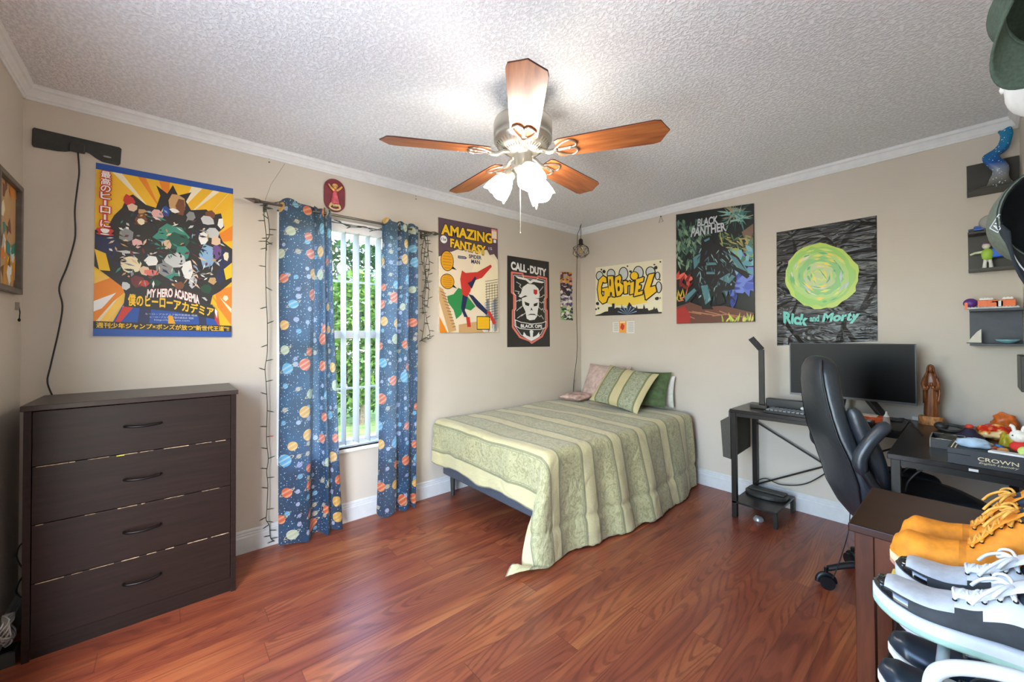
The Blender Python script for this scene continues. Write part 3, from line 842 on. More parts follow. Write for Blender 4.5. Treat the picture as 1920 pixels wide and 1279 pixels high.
s.poly([(.50, .82), (.58, .82), (.57, .89), (.66, .87), (.72, .83), (.74, .88), (.64, .91), (.54, .935), (.44, .91), (.34, .88), (.36, .83), (.42, .87), (.51, .89)], P_['white']); s.poly(oval(.54, .83, .045, .02), P_['white'])
tag(s.build('shield_poster'), 'narrow black poster with a skull shield, right of the comic board', 'poster')

# --- small collage poster
s = sheetA([(1050, 509), (1072, 511), (1074, 601), (1051, 600)], .001, G('#b9b2a6'))
R = random.Random(7)
for k in range(170):
    u, v = R.random(), R.random()
    col = R.choice(['maroon', 'coral', 'gold', 'brown', 'pink'] if v < .25 else (['dark', 'navy', 'white', 'maroon'] if v < .5 else (['purple', 'lgrey', 'white', 'plum'] if v < .7 else ['lgreen', 'cream', 'white', 'dark', 'dgreen'])))
    s.poly([clampuv((u+R.uniform(.06, .22)*math.cos(2*PI*i/5), v+R.uniform(.015, .045)*math.sin(2*PI*i/5))) for i in range(5)], P_[col])
tag(s.build('collage_poster'), 'small narrow multicoloured poster nearest the corner on the left wall', 'poster')

# --- red oval plaque with a small robed figure
pc = on('x', .004, 627, 367)
pl = thing('oval_plaque', 'red pill-shaped plaque with a small robed figure, above the left curtain', 'plaque', (0, pc.y, pc.z))
M_PLQ = mat('#7d2e36', .35, var=.08); M_GLD = mat('#d9a55a', .4, var=.2); M_ROBE = mat('#d8606c', .5, var=.2)
w_, h_ = .068, .112
pts = [(w_*math.cos(a), (h_-w_)+w_*math.sin(a)) for a in [PI*i/12 for i in range(13)]] + [(w_*math.cos(a), -(h_-w_)+w_*math.sin(a)) for a in [PI+PI*i/12 for i in range(13)]]
m = MB(); m.prism(pts, (.001, 0, 0), (0, 1, 0), (0, 0, 1), (.013, 0, 0), M_PLQ); m.build('plaque_board', pl, .003)
m = MB()
m.lathe([(.026, -.062), (.024, -.03), (.014, .012), (.012, .03), (.006, .038)], M_ROBE, (.018, 0, 0), n=14)
for s_ in (-1, 1): m.tube([(.02, s_*.008, .03), (.024, s_*.028, .045), (.024, s_*.044, .065)], [.009, .008, .005], M_GLD, 8)
m.ball((.022, 0, .055), (.013, .014, .016), M_GLD, 12, 8); m.ball((.018, 0, .062), (.014, .020, .016), M_GLD, 12, 8)
fg = m.build('figure', pl); fg['label'] = 'small figure in a pink robe with raised arms'
m = MB(); R = random.Random(1)
for k in range(9): m.ball((.018, -.03+.0075*k, -.066+R.uniform(-.008, .006)), (.008, .008, .010), mat('#e6c98e', .5, var=.2), 8, 6)
m.build('flowers', pl)
m = MB(); q_ = [(.014, .036*math.cos(a), -.078+.02*math.sin(a)) for a in [PI+PI*i/8 for i in range(9)]]; m.tube(q_, .006, mat('#eadfae', .5), 6); m.build('ribbon', pl)

# --- airbrushed name sign
s = sheetB([(1117, 502), (1242, 486), (1242, 588), (1117, 592)], .002, G('#e9e1c2'))
def uvB(x, y):   # crop of 1279 px over 160 px at 1100, 480
    X = 1100+x/8; Y = 480+y/8
    u = (X-1117)/125.; top = 502-16*u; bot = 592-4*u
    return (u, (Y-top)/(bot-top))
s.poly([uvB(320, 620), uvB(700, 590), uvB(940, 560), uvB(930, 700), uvB(700, 740), uvB(420, 740), uvB(300, 700)], mat('#efce55', .6, var=0))
s.layer()
for x, y, rx, ry in ((205, 300, 65, 75), (395, 270, 70, 80), (590, 265, 75, 105), (810, 250, 78, 105), (980, 240, 70, 85), (1075, 300, 38, 65), (1090, 470, 45, 90)):
    o_ = oval(x, y, rx, ry, 22); s.poly([uvB(*q) for q in o_], P_['black']); s.layer(.5)
    s.poly([uvB(*q) for q in oval(x, y, rx-14, ry-14, 22)], mat('#c9cdc8', .6, var=0)); s.layer(.3)
s.layer()
letters = [('G', (175, 300, 350, 715), .05), ('A', (340, 300, 460, 610), .04), ('B', (455, 290, 590, 600), .04), ('r', (590, 370, 700, 570), .05), ('i', None, 0), ('E', (750, 320, 890, 600), .04), ('L', (890, 265, 1060, 650), .05)]
BOLD = {'G': [(320, 330), (270, 300), (200, 360), (175, 500), (200, 660), (260, 715), (320, 690), (352, 600), (350, 470), (250, 490), (255, 530), (290, 525), (285, 600), (255, 610), (235, 560), (235, 460), (262, 385), (290, 400), (325, 395)],
        'A': [(345, 305), (430, 300), (462, 610), (418, 605), (410, 540), (385, 540), (375, 610), (330, 600), (360, 470)],
        'B': [(465, 320), (540, 285), (560, 330), (545, 400), (590, 440), (585, 540), (545, 590), (490, 605), (455, 400)],
        'r': [(590, 380), (640, 370), (650, 400), (690, 370), (700, 430), (655, 440), (650, 560), (605, 565), (600, 460)],
        'i': [(700, 400), (750, 380), (745, 560), (690, 575)],
        'E': [(780, 350), (890, 315), (880, 380), (825, 400), (822, 440), (850, 440), (845, 490), (812, 500), (808, 545), (875, 520), (870, 570), (750, 605), (770, 480)],
        'L': [(960, 280), (1035, 262), (975, 470), (1045, 450), (1062, 530), (920, 655), (895, 500)]}
for k, pg in BOLD.items():
    cx = sum(a for a, b in pg)/len(pg); cy = sum(b for a, b in pg)/len(pg)
    s.line([uvB(*q) for q in pg], .017, P_['black'], True, .8)
s.poly([uvB(*q) for q in oval(755, 300, 68, 74)], P_['black'])
s.layer()
for k, pg in BOLD.items(): s.poly([uvB(*q) for q in pg], P_['yellow'])
s.poly([uvB(*q) for q in oval(755, 295, 52, 58)], P_['yellow'])
s.layer()
for q in ((385, 400, 14, 60), (515, 380, 15, 28), (520, 490, 18, 40)): s.poly([uvB(*z) for z in oval(*q, 12)], P_['dark'])
R = random.Random(3)
for x, y, r in ((285, 235, 25), (240, 205, 14), (700, 230, 20), (655, 150, 12), (1055, 175, 24), (1115, 90, 12), (1070, 640, 26), (1110, 360, 12), (175, 715, 26), (190, 785, 15), (150, 800, 14), (1035, 130, 12), (1112, 630, 9)):
    s.poly([uvB(*q) for q in oval(x, y, r, r, 12, wob=.2, seed=int(x))], P_['dark'])
sky_ = [(135, 888), (220, 870), (300, 835), (350, 830), (355, 765), (415, 760), (415, 712), (455, 712), (455, 790), (490, 770), (560, 780), (568, 720), (580, 775), (640, 780), (680, 690), (730, 760), (780, 780), (790, 740), (805, 790), (880, 790), (892, 720), (912, 790), (940, 780), (960, 820), (1020, 800), (1032, 760), (1045, 800), (1070, 780), (1090, 840), (1135, 840), (1130, 862), (640, 885), (140, 900)]
s.poly([uvB(*q) for q in sky_], P_['dark']); s.layer()
for k in range(7):
    a = math.radians(200+k*23); s.poly([uvB(650, 878), uvB(650+150*math.cos(a-.05), 878+130*math.sin(a-.05)), uvB(650+150*math.cos(a+.05), 878+130*math.sin(a+.05))], P_['lblue'])
tag(s.build('name_sign'), 'cream airbrushed sign spelling a name in yellow bubble letters, near the corner', 'sign')
# cards below it
for (a, b, c, d), col, lab in (((1149, 604, 1161, 623), '#ded8cc', 'left pale card of the three pinned under the name sign'), ((1161, 602, 1174, 624), '#e9a24a', 'orange card in the middle of the three pinned under the name sign'), ((1175, 602, 1190, 625), '#dcd8cf', 'right white card of the three pinned under the name sign')):
    s = sheetB([(a, b), (c, b-.5), (c, d+.5), (a, d)], .001, G(col))
    if col == '#e9a24a': s.poly(oval(.5, .5, .28, .26, 12, wob=.25, seed=3), P_['red']); s.poly([(.1, .05), (.9, .05), (.9, .15), (.1, .15)], P_['cream'])
    else:
        for i in range(5): s.poly([(.2, .15+.16*i), (.85, .15+.16*i), (.85, .19+.16*i), (.2, .19+.16*i)], P_['grey'])
    tag(s.build('pinned_card'), lab, 'card', 'cards pinned under the name sign')

# --- jungle hero poster (plain dark boulder-like mass stands in for the figure)
s = sheetB([(1269, 403), (1414, 382), (1416, 603), (1270, 607)], .014, G('#1d2322'), side=mat('#2c2c2a', .6))
def uvC(x, y):   # crop of 1644 px over 360 px at 1080, 370
    X = 1080+x/4.5667; Y = 370+y/4.5667
    u = (X-1269)/146.; top = 413-21*u-10+0; top = 403+ (382-403)*u; bot = 607-4*u
    return (min(1, max(0, u)), min(1, max(0, (Y-top)/(bot-top))))
R = random.Random(21)
def leafp(x, y, l, w, a, col):
    ca, sa = math.cos(a), math.sin(a)
    s.poly([uvC(x+ca*t*l-sa*h*w, y+sa*t*l+ca*h*w) for t, h in ((0, 0), (.3, .5), (.7, .35), (1, 0), (.7, -.35), (.3, -.5))], P_[col] if col in P_ else G(col))
for k in range(170):
    leafp(R.uniform(870, 1170), R.uniform(180, 560), R.uniform(40, 90), R.uniform(14, 30), R.uniform(.5, 2.2), R.choice(['#4a6b58', '#66866c', '#33524a', '#86a07e', '#243632']))
for k in range(60):
    leafp(1390+R.uniform(-40, 60), 150+R.uniform(-60, 60), R.uniform(80, 150), R.uniform(8, 18), R.uniform(0, 6.28), R.choice(['#6fa39a', '#4a7f78', '#8fb7a5', '#a8926c', '#2c4a46']))
s.poly([uvC(*q) for q in ((1440, 300), (1530, 230), (1530, 480), (1450, 480), (1470, 380))], G('#7c6250'))
for k in range(60): leafp(R.uniform(1250, 1530), R.uniform(290, 450), R.uniform(50, 100), 14, R.uniform(-.6, 1.6), R.choice(['#8f9a58', '#b5a86a', '#5b7a52', '#2e3f3a']))
s.layer()
for k in range(46): leafp(R.uniform(1290, 1480), R.uniform(560, 800), R.uniform(90, 170), 60, R.uniform(0, 6.28), R.choice(['#4a5fc0', '#5c74cf', '#37499a', '#7088d8']))
for k in range(30): leafp(R.uniform(1400, 1530), R.uniform(440, 620), R.uniform(60, 110), 40, R.uniform(0, 6.28), R.choice(['#5d9fae', '#7fb8bf', '#4f7f6c', '#9fb25a']))
for k in range(14): leafp(R.uniform(870, 990), R.uniform(680, 800), R.uniform(60, 100), 30, R.uniform(3.6, 5.8), R.choice(['#a8332f', '#c2463c', '#d46a5a', '#7c2422']))
for k in range(14): leafp(R.uniform(870, 960), R.uniform(860, 900), R.uniform(60, 110), 12, R.uniform(3.6, 6.2), R.choice(['#c7b23a', '#9fb23a', '#c9744a']))
s.layer()
s.poly([uvC(*q) for q in ((870, 940), (1000, 900), (1120, 940), (1300, 930), (1530, 990), (1530, 1075), (870, 1085))], G('#6d4638'))
for k in range(8): s.line([uvC(900+60*k, 960+R.uniform(0, 60)), uvC(1040+60*k, 980+R.uniform(0, 60))], .006, G('#b07a5c'), asp=1.4)
s.poly([uvC(*q) for q in ((870, 960), (950, 930), (1000, 1000), (1000, 1075), (870, 1080))], G('#a8352f'))
for k in range(22): leafp(R.uniform(1270, 1520), 1070, R.uniform(40, 90), 12, R.uniform(4.0, 5.5), R.choice(['#b9d04a', '#8fae3a', '#d8d46a']))
s.layer()
s.poly([uvC(*q) for q in ((1110, 380), (1150, 330), (1190, 330), (1240, 400), (1330, 440), (1420, 520), (1500, 680), (1480, 700), (1380, 620), (1400, 700), (1380, 790), (1280, 810), (1310, 900), (1250, 930), (1200, 850), (1180, 920), (1210, 960), (1110, 960), (1080, 800), (1000, 900), (930, 920), (950, 850), (1040, 760), (1010, 640), (1030, 520), (1100, 460))], P_['black'])
s.layer()
for q in (((1030, 520), (1100, 480), (1090, 560), (1040, 620)), ((1260, 700), (1340, 650), (1390, 680), (1340, 740)), ((950, 850), (1040, 780), (1060, 800), (960, 900)), ((1100, 760), (1160, 750), (1190, 880), (1140, 920)), ((1330, 480), (1400, 520), (1480, 640), (1400, 600)), ((1130, 370), (1180, 345), (1180, 365), (1140, 385)), ((1150, 560), (1230, 560), (1240, 580), (1150, 585)), ((1150, 640), (1220, 640), (1225, 660), (1150, 660))):
    s.poly([uvC(*z) for z in q], G('#55838a'))
for k in range(120):
    x = R.uniform(1030, 1420); y = R.uniform(430, 880)
    if abs(x-1225) < 150+((y-430)*.05): leafp(x, y, R.uniform(20, 70), R.uniform(5, 14), R.uniform(.6, 2.4), R.choice(['#3d5a60', '#6f9a9c', '#2c4046', '#93b4b2', '#1c2628', '#4a6a7c']))
s.text('BLACK', [uvC(1068, 190), uvC(1250, 160), uvC(1262, 225), uvC(1072, 255)], P_['lgrey'], .03, .25)
s.text('PANTHER', [uvC(1015, 268), uvC(1300, 218), uvC(1325, 290), uvC(1010, 345)], P_['lgrey'], .03, .25)
tag(s.build('jungle_poster'), 'jungle-scene wall board with dark crouching shape and white title letters', 'poster')

# --- crumpled black poster with a green swirl
N = NT('crumpled_gloss')
v = N.coord(scale=(1, 1, 1))
vz = N.n('TexNoise', i_Vector=N.coord(scale=(1.2, 1, 5)), i_Scale=4.0, i_Detail=3.0, i_Distortion=1.2)
vo = N.n('TexVoronoi', i_Vector=v, i_Scale=6.0, feature='DISTANCE_TO_EDGE')
N.set(Base_Color=srgb('#1d1c1b'), Roughness=.28)
h = N.math('ADD', vz.outputs[0], N.math('MULTIPLY', N.ramp(vo.outputs[0], [(0, '#000000'), (.12, '#ffffff')]), .25))
N.bump(h, .55, .03)
M_CRUM = N.m
s = sheetB([(1456, 436), (1644, 404), (1646, 640), (1457, 648)], .001, M_CRUM)
def uvD(x, y):   # crop of 1881 px over 500 px at 1420, 380
    X = 1420+x/3.762; Y = 380+y/3.762
    u = (X-1456)/189.; top = 436-32*u; bot = 648-8*u
    return (u, (Y-top)/(bot-top))
s.poly([uvD(*q) for q in oval(470, 515, 262, 232, 40, wob=.04, seed=4)], G('#b5d04a')); s.layer()
for rx, ry, col in ((238, 210, '#8fc74f'), (205, 172, '#a9cf6a'), (165, 135, '#7fc06a'), (115, 95, '#b9cc86')):
    s.poly([uvD(*q) for q in oval(465, 515, rx, ry, 34, wob=.07, seed=int(rx))], G(col)); s.layer(.4)
R = random.Random(8)
for k in range(90):
    a = R.uniform(0, 2*PI); r = R.uniform(.1, .88); x = 470+250*r*math.cos(a); y = 515+215*r*math.sin(a); t = a+PI/2
    l = R.uniform(14, 60); w = R.uniform(4, 12)
    s.poly([uvD(x+math.cos(t)*l, y+math.sin(t)*l*.85), uvD(x+math.cos(a)*w, y+math.sin(a)*w), uvD(x-math.cos(t)*l, y-math.sin(t)*l*.85), uvD(x-math.cos(a)*w, y-math.sin(a)*w)], G(R.choice(['#d9df62', '#5fb05a', '#c9d96a', '#4fa36a', '#d8d3b4', '#e6d34a', '#b9c2c9', '#93d06a'])))
s.text('Rick', [uvD(180, 765), uvD(385, 790), uvD(375, 870), uvD(190, 850)], G('#5fc4b4'), .05, .1)
s.text('and', [uvD(392, 795), uvD(462, 790), uvD(462, 838), uvD(392, 838)], G('#5fc4b4'), .04)
s.text('Morty', [uvD(480, 780), uvD(740, 760), uvD(740, 850), uvD(480, 860)], G('#5fc4b4'), .05, .2)
tag(s.build('swirl_poster'), 'crumpled glossy black poster with a big green swirl, above the monitor', 'poster')
# triangular hanger near the ceiling
q = on('y', -.006, 1239, 412)
m = MB(); m.tube([q+Vector(a) for a in ((-.02, 0, -.025), (.022, 0, -.02), (.0, 0, .03))], .0025, mat('#8b8578', .4, .5), 6, True); m.cyl(q+Vector((0, .005, .03)), q+Vector((0, -.004, .03)), .005, M_DKM, n=8)
tag(m.build('picture_hanger'), 'small triangular wire hanger on the back wall just below the ceiling', 'hanger')

# ------------------------------------------------------------------ ceiling fan
FX, FY = 1.42, -2.155
fan = thing('ceiling_fan', 'five-blade wooden ceiling fan with three lit glass shades', 'ceiling fan', (FX, FY, 2.44))
M_NICK = mat('#b9b3a6', .28, .85, var=.03, name='brushed_nickel')
M_BLADE = None
N = NT('cherry_blade')
x, y, z = N.sep(N.coord())
nz = N.n('TexNoise', i_Vector=N.comb(N.math('MULTIPLY', x, 3), N.math('MULTIPLY', y, 34), z), i_Scale=1.5, i_Detail=5.0)
N.set(Base_Color=N.ramp(nz.outputs[0], [(.3, '#7c3f20'), (.5, '#9c5a30'), (.7, '#b06a3a')]), Roughness=.3)
M_BLADE = N.m
M_BEDGE = mat('#4e2416', .4, var=.1)
def mshade():
    N = NT('lit_frosted_glass')
    N.set(Base_Color=(.9, .88, .84, 1), Roughness=.4, Emission_Color=(1, .94, .86, 1), Emission_Strength=LAMP_E)
    return N.m
M_SHADE = mshade()
m = MB(); m.lathe([(.075, 0), (.078, -.02), (.060, -.05), (.040, -.065), (.035, -.075)], M_NICK, n=36); m.build('canopy', fan)
m = MB(); m.lathe([(.035, -.07), (.06, -.10), (.118, -.118), (.137, -.128), (.142, -.145), (.142, -.195), (.136, -.205), (.142, -.215), (.140, -.228), (.105, -.262), (.075, -.275), (.05, -.280)], M_NICK, n=48)
mh = m.build('motor_housing', fan)
m = MB()
M_VENT = mat('#5c564c', .5, .5)
for k in range(40):
    a = 2*PI*k/40
    m.beam((.082*math.cos(a), .082*math.sin(a), -.275), (.128*math.cos(a), .128*math.sin(a), -.2415), .004, .003, M_VENT)
vn = m.build('vent_slots', mh); vn['kind'] = 'stuff'
m = MB(); m.lathe([(.075, -.275), (.062, -.283), (.046, -.288), (.044, -.30), (.044, -.345), (.05, -.352), (.05, -.362), (.038, -.372), (.022, -.388), (.012, -.40), (.004, -.41)], M_NICK, n=32); m.build('switch_housing', fan)
def rotz(a): return Matrix.Rotation(a, 4, 'Z')
blade0 = None
for k in range(5):
    a = math.radians([-41, -118, 30, 176, 98][k])
    tilt = Matrix.Rotation(math.radians(-12), 4, 'X')
    BM = rotz(a) @ Matrix.Translation((0, 0, -.285)) @ tilt
    if blade0 is None:
        m = MB()
        L0, L1 = .165, .665
        pl_ = [(L0, -.052), (L0+.02, -.062), (.35, -.068), (.60, -.075), (.628, -.068), (.648, -.030), (.665, 0), (.648, .030), (.628, .068), (.60, .075), (.35, .068), (L0+.02, .062), (L0, .052)]
        m.prism(pl_, (0, 0, 0), (1, 0, 0), (0, 1, 0), (0, 0, .006), M_BLADE, M_BEDGE)
        b_ = m.build('blade', fan, .001)
        m = MB()
        m.tube(smooth_path([(.07, 0, .006), (.10, 0, .004), (.125, 0, -.010), (.150, 0, -.010), (.165, 0, -.006)], 4), [.011]*17, M_NICK, 8)
        for s_ in (-1, 1):
            m.tube(smooth_path([(.15, 0, -.007), (.175, s_*.022, -.006), (.20, s_*.040, -.005), (.235, s_*.052, -.005), (.262, s_*.030, -.005), (.255, s_*.008, -.005), (.22, s_*.004, -.005), (.175, s_*.004, -.006)], 5), .0048, M_NICK, 6)
        m.ball((.235, 0, -.006), (.012, .012, .005), M_NICK, 10, 6)
        br = m.build('blade_bracket', b_)
        blade0 = b_; br0 = br
    else:
        b_ = blade0.copy(); COL.objects.link(b_); b_.parent = fan
        c_ = br0.copy(); COL.objects.link(c_); c_.parent = b_
    b_.matrix_local = BM
for k, az in enumerate((-27, -147, 93)):
    a = math.radians(az); d = Vector((math.cos(a), math.sin(a), 0))
    ax = (d*math.sin(math.radians(42)) + Vector((0, 0, -math.cos(math.radians(42))))).normalized()
    base_ = d*.062 + Vector((0, 0, -.372))
    m = MB()
    m.tube(smooth_path([Vector((0, 0, -.36))+d*.03, Vector((0, 0, -.352))+d*.055, base_], 4), .008, M_NICK, 8)
    m.lathe([(.012, -.012), (.026, -.004), (.030, .008), (.030, .026), (.028, .028)], M_NICK, base_, ax, 20)
    hld = m.build('shade_holder', fan)
    m = MB(); x_ = ax.orthogonal().normalized(); y_ = ax.cross(x_)
    rings = []
    for r_, z_ in ((.026, .018), (.036, .030), (.047, .050), (.055, .075), (.060, .100), (.062, .128)):
        rings.append([base_+ax*(z_+(.006*math.cos(4*2*PI*j/32) if z_ > .12 else 0))+(x_*math.cos(2*PI*j/32)+y_*math.sin(2*PI*j/32))*r_*(1+.05*math.cos(4*2*PI*j/32)*(z_/.128)) for j in range(32)])
    m.loft(rings, M_SHADE, False)
    sd = m.build('glass_shade', hld); sd['label'] = 'glowing white glass shade'
M_CHN = mat('#d5d0c4', .3, .7)
for (px, py, l, nm, pt) in ((.008, -.026, .31, 'pull_chain', 0), (.046, .046, .165, 'pull_chain', 1)):
    m = MB(); m.tube([(px, py, -.365), (px, py, -.365-l)], .0012, M_CHN, 6)
    if pt: m.lathe([(.002, 0), (.007, -.006), (.008, -.016), (.005, -.026), (.001, -.03)], M_CHN, (px, py, -.365-l))
    else: m.ball((px, py, -.365-l), .003, M_CHN, 8, 6)
    m.build(nm, fan)

# ------------------------------------------------------------------ curtains
def curtain_mat():
    N = NT('space_print_cotton')
    uv = N.coord('UV')
    base = N.ramp(N.n('TexNoise', i_Vector=uv, i_Scale=9.0, i_Detail=5.0).outputs[0], [(.35, '#06294a'), (.65, '#10496e')])
    col = base
    st = N.n('TexVoronoi', voronoi_dimensions='2D', i_Vector=uv, i_Scale=52.0, i_Randomness=1.0)
    rs = N.sep(N.n('SeparateXYZ', i_0=st.outputs['Color']).outputs[0])
    sr = N.sep(st.outputs['Color'])
    m1 = N.math('LESS_THAN', st.outputs['Distance'], N.math('MULTIPLY', sr[0], .17))
    col = N.mix(m1, col, srgb('#c9dcea'))
    for sc, lo, hi, stops, off, keep in ((14.5, .16, .24, [(0, '#9aa7c8'), (.35, '#4f9fc4'), (.6, '#a9a08f'), (.8, '#7f8fc0')], (3.3, 1.7, 0), .45), (6.9, .17, .27, [(0, '#d9622c'), (.25, '#e0a83e'), (.5, '#56a6c9'), (.68, '#d9622c'), (.84, '#b9c4a4')], (0, 0, 0), .12)):
        mp = N.n('Mapping'); mp.inputs['Location'].default_value = off; N.t.links.new(uv, mp.inputs[0])
        vo = N.n('TexVoronoi', voronoi_dimensions='2D', i_Vector=mp.outputs[0], i_Scale=sc, i_Randomness=.62)
        c = N.sep(vo.outputs['Color'])
        px = N.sep(vo.outputs['Position']); q = N.sep(mp.outputs[0])
        dx = N.math('MULTIPLY', N.math('SUBTRACT', q[0], px[0]), sc); dy = N.math('MULTIPLY', N.math('SUBTRACT', q[1], px[1]), sc)
        # tilted ring
        rx = N.math('ADD', N.math('MULTIPLY', dx, .86), N.math('MULTIPLY', dy, .5)); ry = N.math('SUBTRACT', N.math('MULTIPLY', dy, .86), N.math('MULTIPLY', dx, .5))
        rad = N.math('ADD', lo, N.math('MULTIPLY', c[1], hi-lo))
        el = N.math('SQRT', N.math('ADD', N.math('POWER', N.math('ABSOLUTE', rx), 2), N.math('POWER', N.math('ABSOLUTE', N.math('MULTIPLY', ry, 4.5)), 2)))
        ring = N.math('MULTIPLY', N.math('LESS_THAN', N.math('ABSOLUTE', N.math('SUBTRACT', el, N.math('MULTIPLY', rad, 1.5))), .03), N.math('GREATER_THAN', c[2], .5))
        keepm = N.math('GREATER_THAN', c[0], keep)
        disc = N.math('LESS_THAN', vo.outputs['Distance'], rad)
        pc_ = N.ramp(c[2], stops, 'CONSTANT')
        stripe = N.math('GREATER_THAN', N.math('SINE', N.math('MULTIPLY', ry, 34)), .35)
        pc2 = N.mix(N.math('MULTIPLY', stripe, .35), pc_, srgb('#f0e2c0'))
        col = N.mix(N.math('MULTIPLY', ring, keepm), col, srgb('#c9b98a'))
        col = N.mix(N.math('MULTIPLY', disc, keepm), col, pc2)
    N.set(Base_Color=col, Roughness=.8)
    tl = N.n('BsdfTranslucent'); N.put(tl.inputs[0], N.mix(.35, col, (1, 1, 1, 1)))
    mx = N.n('MixShader', i_0=.42)
    N.t.links.new(N.b.outputs[0], mx.inputs[1]); N.t.links.new(tl.outputs[0], mx.inputs[2]); N.t.links.new(mx.outputs[0], N.o.inputs[0])
    return N.m
M_CURT = curtain_mat()
M_ROD = mat('#6d675e', .3, .8, var=.03)
M_RING = mat('#b9b29c', .3, .8, var=.03)
def curtain(label, path_top, path_bot, zt, zb, uoff, grommets):
    t = thing('curtain', label, 'curtain', (.09, path_top[0][1], 0), 0)
    n = 16
    A_ = smooth_path([Vector((p[0], p[1], 0)) for p in path_top], n); B_ = smooth_path([Vector((p[0], p[1], 0)) for p in path_bot], n)
    L = [0]
    for i in range(1, len(A_)): L.append(L[-1]+(B_[i]-B_[i-1]).length)
    nu = len(A_)-1; nv = 40
    def fn(a, b):
        i = int(round(a*nu)); k = b**1.3
        p = A_[i].lerp(B_[i], k)
        z = zt+(zb-zt)*b
        top = .022*max(0, math.sin(a*PI*6.0))*(1-b)**12
        p = p + Vector((.006*noise.noise(Vector((a*7, b*4, uoff))), .007*noise.noise(Vector((a*5, b*3, uoff+9))), 0))
        hem = (.012*math.sin(a*17+uoff)) if b > .97 else 0
        return Vector((p.x, p.y, z+top+hem)) - t.location
    m = MB()
    m.grid(fn, nu, nv, M_CURT, lambda a, b: (uoff+L[int(round(a*nu))], (1-b)*(zt-zb)))
    m.build('fabric', t)
    for (x, y) in grommets:
        m = MB()
        c = Vector((x, y, 2.076))-t.location
        m.tube([c+Vector((.006*math.sin(2*PI*i/20), .026*math.cos(2*PI*i/20)*.5, .026*math.sin(2*PI*i/20))) for i in range(20)], .0045, M_RING, 6, True)
        m.build('grommet', t)
    return t
ct = curtain('navy planet-print curtain, the wide left panel of the window',
        [(.075, -2.945), (.118, -2.90), (.128, -2.84), (.118, -2.79), (.088, -2.752), (.060, -2.742), (.085, -2.722), (.112, -2.700), (.085, -2.690), (.066, -2.684), (.108, -2.672), (.106, -2.655), (.072, -2.640)],
        [(.080, -2.945), (.120, -2.90), (.130, -2.84), (.122, -2.785), (.080, -2.765), (.066, -2.745), (.070, -2.715), (.128, -2.680), (.100, -2.655), (.070, -2.650), (.126, -2.620), (.120, -2.585), (.080, -2.572)],
        2.098, .012, .0, [(.10, -2.905), (.085, -2.77), (.09, -2.66)])
ct = curtain('navy planet-print curtain, the right panel beside the bed',
        [(.085, -2.300), (.120, -2.275), (.124, -2.23), (.108, -2.195), (.066, -2.180), (.104, -2.160), (.122, -2.130), (.086, -2.100), (.066, -2.085), (.114, -2.060), (.108, -2.030), (.078, -2.012)],
        [(.085, -2.345), (.126, -2.31), (.132, -2.26), (.112, -2.215), (.066, -2.198), (.080, -2.180), (.128, -2.150), (.122, -2.115), (.074, -2.098), (.100, -2.080), (.120, -2.060), (.085, -2.045)],
        2.098, .018, 2.37, [(.10, -2.275), (.09, -2.17), (.09, -2.05)])
rod = thing('curtain_rod', 'metal curtain rod with leaf-shaped finials above the window', 'curtain rod', (.09, -2.45, 2.075))
m = MB(); m.cyl((0, -.595, 0), (0, .545, 0), .0085, M_ROD); m.build('pole', rod)
for s_, y in ((-1, -.595), (1, .545)):
    m = MB()
    m.add([(0, y, .012), (0, y+s_*.03, .016), (-.012, y+s_*.03, 0), (.012, y+s_*.03, 0), (0, y+s_*.03, -.016), (0, y, -.010), (0, y+s_*.085, .004)],
          [(0, 1, 6, 3), (0, 2, 1), (1, 2, 6), (3, 6, 4), (4, 6, 2), (5, 3, 4), (5, 4, 2), (0, 3, 5), (0, 5, 2)], M_ROD)
    m.build('finial', rod)
for y in (-.56, .50):
    m = MB(); m.box((-.089, y-.008, -.035), (-.082, y+.008, .02), M_ROD); m.tube([(-.084, y, -.006), (-.04, y, -.014), (0, y, -.0105)], .005, M_ROD, 8); m.build('bracket', rod)
# hanging wire from the ceiling trim down to the rod's left end
m = MB(); m.tube([on('x', .03, 534, 307), (.06, -2.985, 2.20), (.088, -3.02, 2.088)], .0011, mat('#7d7870', .4), 5)
tag(m.build('hanging_wire'), 'thin wire running from the ceiling trim down to the left end of the curtain rod', 'wire')

# ------------------------------------------------------------------ string lights
M_SW = mat('#2c3626', .6); M_BULB = mat('#3c4a3a', .3, var=.1); M_RB = mat('#c2392f', .4)
def string_lights(label, paths, n_b, seed, red=()):
    R = random.Random(seed)
    p0 = Vector(paths[0][0])
    t = thing('string_lights', label, 'string lights', p0)
    m = MB(); m2 = None; sp = []
    for p in paths:
        q = smooth_path([Vector(a)-p0 for a in p], 8); m.tube(q, .0022, M_SW, 5); sp.append(q)
    m.build('cord', t)
    proto = {}
    tot = sum(len(q) for q in sp); cnt = 0
    for q in sp:
        k = max(1, round(n_b*len(q)/tot))
        for j in range(k):
            i = int((j+.5)*len(q)/k)
            rr = cnt in red
            if rr not in proto:
                m = MB(); m.cyl((0, 0, 0), (0, 0, .018), .0028, M_SW, n=6); m.lathe([(.0026, .016), (.0036, .021), (.003, .030), (.0006, .040)], M_RB if rr else M_BULB, n=6)
                b = m.build('bulb', t); proto[rr] = b
                if rr: b['label'] = 'red bulb'
            else:
                b = proto[rr].copy(); COL.objects.link(b); b.parent = t
            d = Vector((.25, (-1)**j*.9+R.uniform(-.2, .2), R.uniform(-.5, .45)))
            b.matrix_local = Matrix.Translation(q[i]) @ d.to_track_quat('Z', 'Y').to_matrix().to_4x4()
            cnt += 1
    return t
def XA(d, pts): return [on('x', d, x, y) for x, y in pts]
